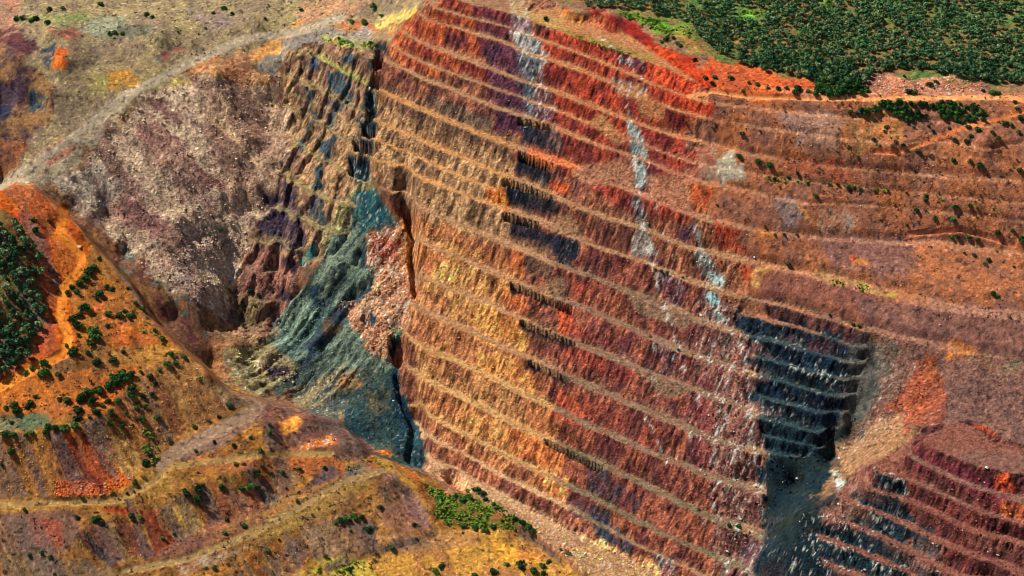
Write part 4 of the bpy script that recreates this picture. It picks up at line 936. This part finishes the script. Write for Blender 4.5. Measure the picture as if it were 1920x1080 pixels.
# clusters of shrubs: (what, where, [(u, v, radius)...]); each plant is told apart by its order inside a small named cluster
CL = [
('dark green shrub','on the red bank above the left wood',[(28,411,6),(63,411,6),(66,430,8),(92,413,4),(45,470,6)]),
('bright green shrub','on the outer bend of the orange track',[(167,507,12),(160,520,10),(176,500,8),(186,484,5)]),
('green shrub','below the outer bend of the orange track',[(150,530,8),(135,538,7),(143,545,8),(126,548,6)]),
('green shrub','on the ochre bank under the pale crest',[(188,551,10),(200,536,6),(210,541,6),(203,587,8)]),
('green shrub','at the middle of the orange spur slope',[(160,575,12),(150,590,8),(138,598,12),(145,610,10),(182,560,6)]),
('rounded green bush','in the dense clump right of the orange track',[(175,618,12),(180,633,12),(172,645,8),(165,638,5),(165,660,7)]),
('dark green shrub','beside the light orange rock shelf',[(225,590,8),(240,592,7),(248,590,6),(202,610,6),(233,583,5)]),
('green bush','at the foot of the orange track',[(137,656,12),(147,628,5),(125,648,5)]),
('green bush','on the orange flat above the crest line of shrubs',[(183,679,10),(213,674,10),(230,658,6),(205,664,4)]),
('small shrub','along the crest above the cells in the pit wall',[(304,634,7),(255,568,6),(268,578,6),(290,619,5),(275,595,4),(240,540,5),(320,662,6),(345,668,5)]),
('dark green bush','on the grey mound beside the orange track',[(84,680,10),(85,696,14),(75,702,8),(110,702,7),(48,697,6),(60,690,6)]),
('green bush','in the upper end of the diagonal shrub row',[(282,705,7),(299,693,6),(315,682,9),(330,680,7),(265,697,5)]),
('large green bush','in the middle of the diagonal shrub row',[(230,703,14),(215,712,14),(245,700,10),(205,722,12),(223,716,9)]),
('green bush','in the lower end of the diagonal shrub row',[(185,730,11),(165,735,11),(155,744,12),(172,752,11),(147,752,7),(125,750,9),(112,747,6)]),
('rounded green bush','on the orange ground below the shrub row',[(147,768,10),(179,771,10),(203,750,7),(190,760,6),(208,772,9),(219,781,5),(168,782,5)]),
('dark green bush','on the brow right of the shrub row',[(248,727,9),(245,740,9),(223,751,9),(256,764,6),(237,774,4)]),
('rounded green bush','on the grey slope right of the shrub row',[(268,742,8),(272,761,6),(284,738,7),(267,786,8),(296,781,7),(292,717,6)]),
('green bush','on the rim above the red striped dump face',[(145,783,9),(140,797,11),(120,803,11),(105,803,8),(92,799,8),(206,794,8),(230,800,7)]),
('green bush','on the ochre flat near the left edge',[(27,757,9),(31,771,11),(57,755,9),(67,743,6),(10,764,6),(52,763,6)]),
('low green bush','on the rim of the grey left pan',[(10,814,11),(25,815,8),(50,815,6),(60,811,7),(85,810,8),(22,792,5)]),
('dark bush','on the pale striped face at the left edge',[(20,847,10),(4,873,5)]),
('small bush','along the toe of the striped dump face',[(251,921,4),(238,925,4),(212,923,5),(155,934,6),(275,868,9),(282,850,11),(268,895,6),(253,903,7)]),
('small bush','along the grey ramp and its verge',[(431,760,8),(410,782,5),(392,787,6),(365,800,6),(318,823,8),(388,682,5),(367,845,5),(402,828,5)]),
('green bush','on the rise above the brown dump',[(505,810,7),(488,843,7),(440,835,6),(505,797,5),(470,820,5)]),
('small green bush','on the terrace at the middle of the foreground dumps',[(442,871,6),(457,869,6),(492,872,8),(482,885,8),(475,882,5),(508,887,5),(530,885,7)]),
('small green bush','at the right end of the foreground terrace',[(562,880,6),(608,876,5),(560,922,5),(557,939,5),(537,915,3)]),
('round green bush','above the bright yellow spill',[(350,924,8),(370,918,10),(372,935,11),(380,910,6),(345,918,5)]),
('green bush','on the pinkish rim right of the yellow spill',[(415,912,9),(455,915,7),(470,910,10),(485,914,6)]),
('small bush','on the pinkish dump face right of the yellow spill',[(425,974,7),(457,985,8),(422,998,6)]),
('low bush','beside the red soil lens on the lower track',[(180,972,10),(190,976,7),(145,970,6),(245,966,7),(263,970,6),(46,955,5)]),
('tiny bush','on the brown flat in the lower left corner',[(78,1036,5),(55,1040,5),(95,1043,5),(103,1077,5),(305,1008,5)]),
('tiny bush','along the lowest dump track',[(502,1031,6),(402,1064,6),(428,1057,5),(610,1041,5),(585,965,4),(523,1012,4)]),
('green bush','on the crest of the grey striped dump',[(640,975,8),(650,972,9),(665,968,9),(680,969,7),(691,993,8),(630,981,5),(713,950,7)]),
('small bush','beside the grey slab dump',[(655,1067,7),(706,1037,7),(703,1049,6),(775,982,5),(658,995,4)]),
('round green bush','on the ochre flat at the bottom edge',[(735,1028,8),(817,1070,9),(827,1060,8),(868,1000,3),(780,1010,3)]),
('round dark green bush','in the line at the bottom centre edge',[(924,1072,9),(950,1058,6),(975,1057,11),(1001,1068,10),(1017,1060,7),(1028,1052,7),(1018,1073,7),(890,1078,8)]),
('green bush','on the rim of the ochre flat above the bottom edge',[(892,990,7),(910,993,8),(925,988,8),(868,984,8),(940,975,5)]),
('green shrub','on the green shelf under the high wall',[(895,918,9),(905,924,9),(880,930,9),(868,936,8),(855,930,6),(824,933,8),(925,945,7),(912,935,6)]),
('dense green bush','at the right tip of the green shelf',[(965,972,8),(980,980,9),(990,988,8),(1000,996,7),(930,950,6)]),
('pale bush','by the narrow dark slab near the bottom centre',[(1065,1035,8),(1050,1030,5)]),
('dark shrub','on the red bank between the forest and the pit',[(1322,145,6),(1341,143,7),(1335,156,6),(1371,145,7),(1302,112,6),(1252,70,5)]),
('dark shrub','on the red rise above the top of the pit',[(1248,73,6),(1262,70,5),(1270,80,6),(1275,85,5),(1240,78,5)]),
('dark round bush','on the thin road west of the thicket',[(1393,170,5),(1421,158,6),(1404,155,5),(1440,165,5),(1460,166,6),(1475,165,5)]),
('dark green bush','at the left end of the dark thicket',[(1498,165,9),(1490,172,8),(1530,175,8),(1545,170,9),(1515,170,6)]),
('round dark bush','on the pinkish stony bank above the road',[(1743,158,8),(1755,153,6),(1695,143,4),(1703,172,8),(1713,173,8),(1728,165,3)]),
('dark bush','between the forest and the road at the right edge',[(1860,172,8),(1870,173,6),(1902,190,5),(1907,203,6),(1843,170,5)]),
('small dark bush','scattered on the upper open slope',[(1357,208,4),(1472,208,4),(1391,251,7),(1424,246,4),(1285,228,4),(1336,240,3)]),
('dark green bush','of the three on the middle of the open slope',[(1386,293,7),(1422,302,8),(1443,309,9)]),
('small bush','below the fork of the two dirt roads',[(1661,238,6),(1680,267,7),(1673,275,8),(1693,272,6),(1637,262,7),(1658,245,5)]),
('small bush','above the diagonal branch road',[(1750,247,5),(1780,240,5),(1698,255,3),(1741,236,4),(1713,238,4)]),
('dark bush','just below the diagonal branch road',[(1833,243,9),(1813,267,7),(1790,263,6),(1820,255,6),(1816,238,6)]),
('dark bush','near the right edge below the branch road',[(1860,247,6),(1872,258,6),(1883,230,8),(1913,223,8),(1910,247,6),(1895,232,5)]),
('small bush','along the grey berm at the right edge',[(1722,283,6),(1743,293,7),(1787,300,7),(1820,303,7),(1837,310,8),(1910,318,6),(1907,300,4),(1608,295,4)]),
('dark green bush','in the row on the green stripe',[(1570,345,5),(1588,348,7),(1600,350,6),(1612,353,6),(1555,343,4)]),
('tiny bush','along the left part of the green stripe',[(1440,332,5),(1452,335,5),(1478,333,5),(1515,343,4),(1495,325,6)]),
('tiny bush','along the right part of the green stripe',[(1640,357,5),(1665,358,4),(1700,361,5),(1735,366,5),(1760,362,4)]),
('lone dark bush','on the pinkish slope under the green stripe',[(1529,367,6)]),
('dark bush','in the cluster on the right open slope',[(1752,411,6),(1786,412,8),(1790,388,8),(1818,386,6),(1720,395,6),(1735,375,6),(1700,422,4)]),
('dark bush','beside the bend of the small right edge road',[(1783,444,5),(1795,446,6),(1815,447,6),(1833,449,5),(1871,436,8),(1899,432,5),(1913,450,9)]),
('small bush','on the lilac ground right of the long berm',[(1826,477,7),(1853,487,6),(1807,475,5),(1845,495,6),(1868,470,4)]),
('small bush','near the pale track at the far right',[(1862,550,6),(1870,555,5),(1892,594,5),(1900,500,4)]),
('dark bush','at the head of the dark pit benches',[(1610,611,6),(1600,609,5),(1556,590,4)]),
('tiny dark bush','by the ochre fold left of the open slope',[(1435,426,5),(1345,386,4),(1478,494,6),(1452,440,4),(1470,440,4),(1493,440,5)]),
('round bush','of the pair near the mouth of the dark pit',[(1367,985,6),(1385,986,6)]),
('tiny bush','on the lower high wall benches',[(1395,868,5),(1310,955,4),(1272,655,5),(1220,630,4)]),
('tiny green bush','on the bench right of the dark steep blocks',[(1240,508,5),(1250,511,5),(1230,505,4),(1280,520,3)]),
('lone dark bush','on the pale collapsed slope',[(415,432,6)]),
('lone dark bush','at the top of the high wall beside the rim road',[(1023,35,7)]),
('dark green bush','on the flat behind the high wall crest',[(700,12,8),(660,40,7),(683,42,8),(695,80,6),(716,30,6)]),
('green bush','on the far plain near the upper edge',[(420,14,7),(400,23,4),(435,25,5),(190,6,6),(118,14,6),(93,17,6)]),
('green bush','on the grey pond flat of the far plain',[(275,26,7),(215,60,6),(229,63,5),(205,63,5),(286,32,5)]),
('green bush','on the green streak of the far plain',[(30,35,7),(42,33,7),(68,34,8),(58,38,6),(90,42,7)]),
('small bush','on the brown bank of the far plain',[(565,18,5),(635,72,4),(497,35,4),(385,52,4),(335,60,4)]),
('tiny green bush','on the upper bench of the striped spur',[(583,100,4),(612,104,3),(635,118,4),(556,99,3)]),
('tiny green bush','on the middle benches of the striped spur',[(620,172,5),(640,185,6),(650,192,5),(575,165,4),(565,205,3)]),
('green shrub','on the ledges of the small lower spur',[(470,545,8),(485,552,6),(457,578,6),(456,610,5),(477,572,4)]),
]
for kind, where, pts in CL:
    pts = sorted(pts)
    for i, (u, v, r) in enumerate(pts):
        lab = (kind+' '+where) if len(pts) == 1 else ORD[i]+' '+kind+' '+where
        dry = ('pale' in kind) or (('tiny' in kind or 'small' in kind) and rs.rand() < 0.35)
        put(random.choice(DRYSH if dry else SHRUB), 'shrub', u, v, r, lab, 'shrub', 'shrubs scattered over the mine benches and dumps', 1.0, (not dry) and r >= 9)
def scatter(poly, gap, n):
    xs = [p[0] for p in poly]; ys_ = [p[1] for p in poly]; P = []
    for _ in range(n*40):
        u = rs.uniform(min(xs), max(xs)); v = rs.uniform(min(ys_), max(ys_))
        if not inpoly(poly, np.array([u]), np.array([v]))[0]: continue
        if all((u-a)**2+((v-b)*1.35)**2 > gap*gap for a, b in P): P.append((u, v))
        if len(P) >= n: break
    return P
# trees of the woods
FOREST = [(1075,-14),(1085,12),(1190,14),(1300,40),(1310,62),(1345,98),(1400,122),(1500,142),(1560,152),(1570,160),(1620,150),(1640,134),(1730,126),(1860,150),(1900,155),(2020,160),(2040,-34),(1000,-34)]
cand = scatter(FOREST, 8.2, 2500)
gaps = lambda u, v: float(vn(np.array([u/26.]), np.array([v/13.]), 3)[0])
cand = [(u, v) for u, v in cand if gaps(u, v) > -0.66 and not (1375 < u < 1432 and 14 < v < 40) and not (1528 < u < 1560 and 2 < v < 16) and not (u < 1300 and v > 20+0.30*(u-1150) and v > 18)]
inside = [p for p in cand if 0 < p[0] < 1920 and p[1] > 4]
inside.sort(key=lambda p: -p[1])
LEFTW = [(0,420),(20,410),(60,455),(78,490),(78,540),(84,600),(60,650),(40,690),(0,700),(-30,690),(-30,400)]
lw = scatter(LEFTW, 12.5, 110)
near = [(u, v, rs.uniform(5.5, 12)) for u, v in lw]
for u, v, r in near:
    put(random.choice(TREE[:4]), 'eucalyptus_tree', u, v, r, 'leafy green tree packed in the wood at the left edge, below the orange track', 'tree', 'trees in the wood at the left edge', 1.0, True)
THICK = [(1528,150),(1560,142),(1612,148),(1626,172),(1560,178),(1535,170)]
for u, v in scatter(THICK, 8.5, 40):
    put(random.choice(SHRUB), 'thicket_tree', u, v, rs.uniform(7, 10), 'dark green tree packed in the small thicket where the forest meets the road', 'tree', 'trees of the dark thicket by the road', 1.2)
T2 = [[(1755,190),(1800,190),(1838,200),(1852,225),(1800,230),(1762,218)],[(1640,192),(1690,188),(1765,200),(1700,200),(1735,218),(1700,228),(1660,205)],[(1592,210),(1640,200),(1650,206),(1615,220)]]
for poly, n, wh in ((T2[0], 34, 'right'), (T2[1], 34, 'middle'), (T2[2], 9, 'left')):
    for u, v in scatter(poly, 7.5, n):
        put(random.choice(SHRUB), 'thicket_tree', u, v, rs.uniform(5, 8), 'dark green bush packed in the %s part of the thicket between the two dirt roads' % wh, 'bush', 'bushes of the %s thicket between the roads' % wh, 1.1)
NIND = 300-len(near)
for u, v in inside[:NIND]:
    put(random.choice(TREE), 'eucalyptus_tree', u, v, rs.uniform(5.0, 10.0), 'olive green tree in the front rows of the forest beyond the pit rim', 'tree', 'trees in the front rows of the forest beyond the rim')
rest = inside[NIND:]+[p for p in cand if not (0 < p[0] < 1920 and p[1] > 4)]
# the rest of the forest as one mass
def crown_cloud(P, rlo, rhi, n, sq=1.0):
    base = [crown(n, 4+i % 3, 0.15, 0.9, 0.6) for i in range(5)]; base = [np.concatenate([limbs(0.7, 0.05), b_]) for b_ in base]; out2 = []; mi = []
    nl = len(base[0])-n
    for u, v in P:
        rp = rs.uniform(rlo, rhi); x, y, z = stand(u, v+rp*0.3)
        r = rp*math.sqrt(x*x+y*y+(CAMH-z)**2)/FX*1.05; a = rs.rand()*6.28
        q = base[rs.randint(5)]; R = np.array([[cos(a), -sin(a), 0], [sin(a), cos(a), 0], [0, 0, 1]])
        out2.append(q@R.T*np.array([r, r, r*sq*rs.uniform(0.85, 1.2)])+np.array([x, y, z])); mi += [0]*nl+[1]*n
    return np.concatenate(out2), np.array(mi, np.int32)
q, mi = crown_cloud(rest, 4.6, 9.4, 90)
me = fast_mesh('forest', q.reshape(-1, 3), np.arange(len(q)*4), 4, False); me.materials.append(BARK)
FOR = OLIVE.copy(); FOR.name = 'forest_canopy'
for nd in FOR.node_tree.nodes:
    if nd.type == 'MATH' and abs(nd.inputs[1].default_value-0.8) < 1e-4: nd.inputs[1].default_value = 0.0
    if nd.type == 'MATH' and abs(nd.inputs[1].default_value-1.6) < 1e-4: nd.inputs[1].default_value = 2.2; nd.inputs[2].default_value = -0.65
    if nd.type == 'TEX_NOISE': nd.inputs['Scale'].default_value = 0.13; nd.inputs['Detail'].default_value = 5
me.materials.append(FOR); me.polygons.foreach_set('material_index', mi)
o = bpy.data.objects.new('forest', me); C.objects.link(o); o['kind'] = 'stuff'; o['label'] = 'dense olive green forest reaching back beyond the pit rim'; o['category'] = 'forest'
# grass and low herbs
def ground_pt(poly, n):
    xs = [p[0] for p in poly]; ys_ = [p[1] for p in poly]
    u = rs.uniform(min(xs), max(xs), n); v = rs.uniform(min(ys_), max(ys_), n); k = inpoly(poly, u, v); return u[k], v[k]
def tufts(polys, size):
    out2 = []
    for poly, n in polys:
        u, v = ground_pt(poly, n)
        for a, b in zip(u, v):
            if gaps(a*1.7, b*1.7) < -0.1: continue
            x, y, z = stand(a, b); s = size*rs.uniform(0.5, 1.3)
            for k in range(5):
                c = np.array([x, y, z])+rs.randn(3)*np.array([s, s, s*0.15])*0.6+np.array([0, 0, s*0.25])
                nrm = rs.randn(3)+np.array([0, 0, 1.2]); nrm /= np.linalg.norm(nrm); t = np.cross(nrm, rs.randn(3)); t /= np.linalg.norm(t); bb = np.cross(nrm, t)
                out2.append([c-t*s*.4-bb*s*.3, c+t*s*.4-bb*s*.3, c+t*s*.3+bb*s*.4, c-t*s*.3+bb*s*.35])
    return np.array(out2)
GP = [([(800,918),(850,922),(900,918),(930,945),(990,985),(1000,1000),(950,990),(840,985),(815,960)], 1500), ([(1150,22),(1200,24),(1290,50),(1305,78),(1240,62),(1195,42)], 500),
 ([(1528,514),(1580,524),(1680,552),(1680,560),(1600,542),(1530,522)], 160), ([(600,72),(700,78),(702,92),(640,88)], 120), ([(1440,333),(1560,343),(1700,358),(1880,390),(1880,396),(1700,366),(1560,352),(1440,340)], 260),
 ([(1060,55),(1100,72),(1180,100),(1180,106),(1100,82),(1060,64)], 160), ([(1376,14),(1432,20),(1424,40),(1386,34)], 120), ([(1528,2),(1560,2),(1562,16),(1530,15)], 80),
 ([(640,862),(700,855),(800,905),(800,915),(720,878),(650,880)], 120), ([(270,800),(300,830),(290,870),(262,880)], 120), ([(560,1055),(700,1045),(690,1080),(560,1085)], 60), ([(140,500),(200,540),(320,640),(420,745),(400,740),(290,640),(180,560)], 160)]
q = tufts(GP, 2.0)
me = fast_mesh('grass', q.reshape(-1, 3), np.arange(len(q)*4), 4, False); me.materials.append(GRASS)
o = bpy.data.objects.new('grass', me); C.objects.link(o); o['kind'] = 'stuff'; o['label'] = 'green grass and low herbs on benches, shelves and clearings'; o['category'] = 'grass'
q = tufts([([(100,500),(200,500),(330,660),(300,800),(100,800),(120,660)], 420), ([(0,735),(300,690),(300,800),(0,810)], 260), ([(300,850),(640,780),(760,880),(640,1000),(330,950)], 420), ([(0,940),(320,920),(400,1080),(0,1080)], 260), ([(400,1020),(800,900),(1060,1050),(1060,1080),(400,1080)], 420),
 ([(1300,150),(1900,170),(1920,460),(1700,470),(1500,330),(1330,230)], 900), ([(0,0),(700,0),(640,80),(400,110),(100,60)], 320), ([(1500,470),(1920,480),(1920,650),(1600,540)], 120), ([(10,380),(70,400),(110,480),(95,640),(60,620)], 200)], 1.25)
me = fast_mesh('low_scrub', q.reshape(-1, 3), np.arange(len(q)*4), 4, False); me.materials.append(DRY)
o = bpy.data.objects.new('low_scrub', me); C.objects.link(o); o['kind'] = 'stuff'; o['label'] = 'sparse dark low scrub dotted over the dumps and open slopes'; o['category'] = 'scrub'
# ------------------------------------------------------------------ loose rock
ICO = np.array([(0,0,1),(.9,0,.3),(.28,.85,.35),(-.72,.53,.3),(-.72,-.53,.35),(.28,-.85,.3),(.4,.3,-.6),(-.5,.1,-.6),(.1,-.5,-.6)], float)
ICF = [(0,1,2),(0,2,3),(0,3,4),(0,4,5),(0,5,1),(1,6,2),(2,6,7),(2,7,3),(3,7,4),(4,7,8),(4,8,5),(5,8,6),(5,6,1),(6,8,7)]
def rocks(polys):
    VV_ = []; FF = []; CC = []; nb = 0
    for poly, n, slo, shi, bright in polys:
        u, v = ground_pt(poly, n)
        for a, b in zip(u, v):
            x, y, z = stand(a, b); s = slo+(shi-slo)*rs.rand()**3
            an = rs.rand()*6.28; R = np.array([[cos(an), -sin(an), 0], [sin(an), cos(an), 0], [0, 0, 1]])
            p = (ICO*(0.75+0.5*rs.rand(9, 1))*np.array([1, rs.uniform(.6, 1), rs.uniform(.5, .9)])*s)@R.T+np.array([x, y, z+s*0.15])
            VV_.append(p); FF += [(i+nb, j+nb, k+nb) for i, j, k in ICF]; nb += 9
            c = lin(samp(CA, np.array([a]), np.array([b])))[0]*bright*rs.uniform(0.6, 1.5)
            if rs.rand() < 0.05: c = np.array([.62, .56, .44])*rs.uniform(.7, 1.1)
            CC.append(np.repeat(np.append(np.clip(c, 0.01, 0.8), 1)[None], 9, 0))
    return np.concatenate(VV_), np.array(FF), np.concatenate(CC)
RP = [([(1430,860),(1540,850),(1600,780),(1620,800),(1480,1050),(1430,1020)], 700, .4, 1.5, 1.3), ([(0,730),(300,660),(500,760),(300,900),(0,930)], 500, .25, .8, 1.2), ([(690,440),(760,425),(768,520),(765,600),(745,640),(735,690),(690,660),(650,590),(630,565),(700,550),(690,500)], 3000, .35, 1.4, 1.0), ([(290,500),(330,470),(400,440),(470,450),(440,500),(425,560),(415,600),(350,560)], 900, .4, 1.4, 1.1),
 ([(440,655),(520,690),(560,700),(530,720),(440,670)], 500, .5, 1.6, 1.5), ([(430,640),(560,560),(700,560),(720,700),(560,740)], 900, .4, 1.5, 1.0), ([(640,700),(745,700),(800,870),(700,850)], 250, .4, 1.2, 1.0),
 ([(100,900),(200,905),(255,890),(205,930),(100,935)], 700, .4, 1.3, 1.2), ([(85,815),(250,800),(275,868),(200,926),(0,930),(0,830)], 1500, .3, .8, 1.1), ([(240,700),(330,665),(430,750),(420,775),(300,845),(260,800)], 1200, .3, .8, 1.1),
 ([(140,330),(250,190),(400,120),(530,140),(535,300),(470,450),(300,540),(200,450)], 1800, .4, 1.5, 1.15), ([(1590,840),(1700,700),(1760,700),(1700,790),(1620,850)], 500, .4, 1.4, 1.2), ([(1640,148),(1840,148),(1840,170),(1640,175)], 400, .4, 1.2, 1.2),
 ([(1290,400),(1400,560),(1440,1000),(1340,1050),(1300,700)], 900, .4, 1.6, 1.2), ([(1030,300),(1400,400),(1400,1000),(1000,800)], 1200, .35, 1.3, 1.1), ([(720,100),(1000,100),(1000,800),(790,780),(760,400)], 1300, .35, 1.2, 1.2),
 ([(900,938),(1100,1000),(1280,1080),(1110,1085),(1000,1003)], 700, .5, 1.6, 1.2), ([(1300,180),(1900,200),(1900,640),(1400,550)], 1800, .3, 1.0, 1.15), ([(1500,950),(1640,870),(1900,900),(1900,1075),(1520,1075)], 700, .4, 1.4, 1.4),
 ([(0,0),(700,0),(540,110),(250,200),(0,330)], 900, .3, 1.0, 1.1), ([(330,1060),(640,900),(1060,1060),(1060,1080),(330,1080)], 1200, .25, .7, 1.1), ([(120,880),(640,860),(640,1000),(150,1060)], 1200, .25, .8, 1.1), ([(230,540),(420,740),(400,735),(225,555)], 160, .5, 1.4, 1.8)]
v_, f_, c_ = rocks(RP)
me = fast_mesh('loose_rocks', v_, f_.ravel(), 3, False); ca = me.color_attributes.new('rock', 'FLOAT_COLOR', 'POINT'); ca.data.foreach_set('color', c_.astype(np.float32).ravel()); me.materials.append(ROAD)
o = bpy.data.objects.new('loose_rocks', me); C.objects.link(o); o['kind'] = 'stuff'; o['label'] = 'loose broken rock and boulders strewn over slopes and benches'; o['category'] = 'rocks'
BIG = [(709,543,6,(.80,.62,.30),'big yellow boulder on the orange rubble against the high wall'),(1415,482,2.6,(.75,.72,.68),'small white boulder on the brown ground left of the open slope'),(1850,877,3.6,(.8,.78,.72),'white boulder on the bench of the lower right stairs'),
 (149,462,4,(.75,.66,.45),'pale boulder at the bend of the orange track crest'),(1552,968,3.2,(.8,.8,.78),'white boulder beside the dark bench at the pit bottom'),(1574,859,3.4,(.75,.78,.76),'tall white boulder above the lower dark pit')]
for u, v, r, c, lab in BIG:
    p = ICO*(0.75+0.5*rs.rand(9, 1)); bm_me = fast_mesh('boulder', p, np.array(ICF).ravel(), 3, False)
    ca = bm_me.color_attributes.new('rock', 'FLOAT_COLOR', 'POINT'); ca.data.foreach_set('color', np.tile(np.array([*c, 1.], np.float32), 9)); bm_me.materials.append(ROAD)
    o = put(bm_me, 'boulder', u, v, r, lab, 'boulder')
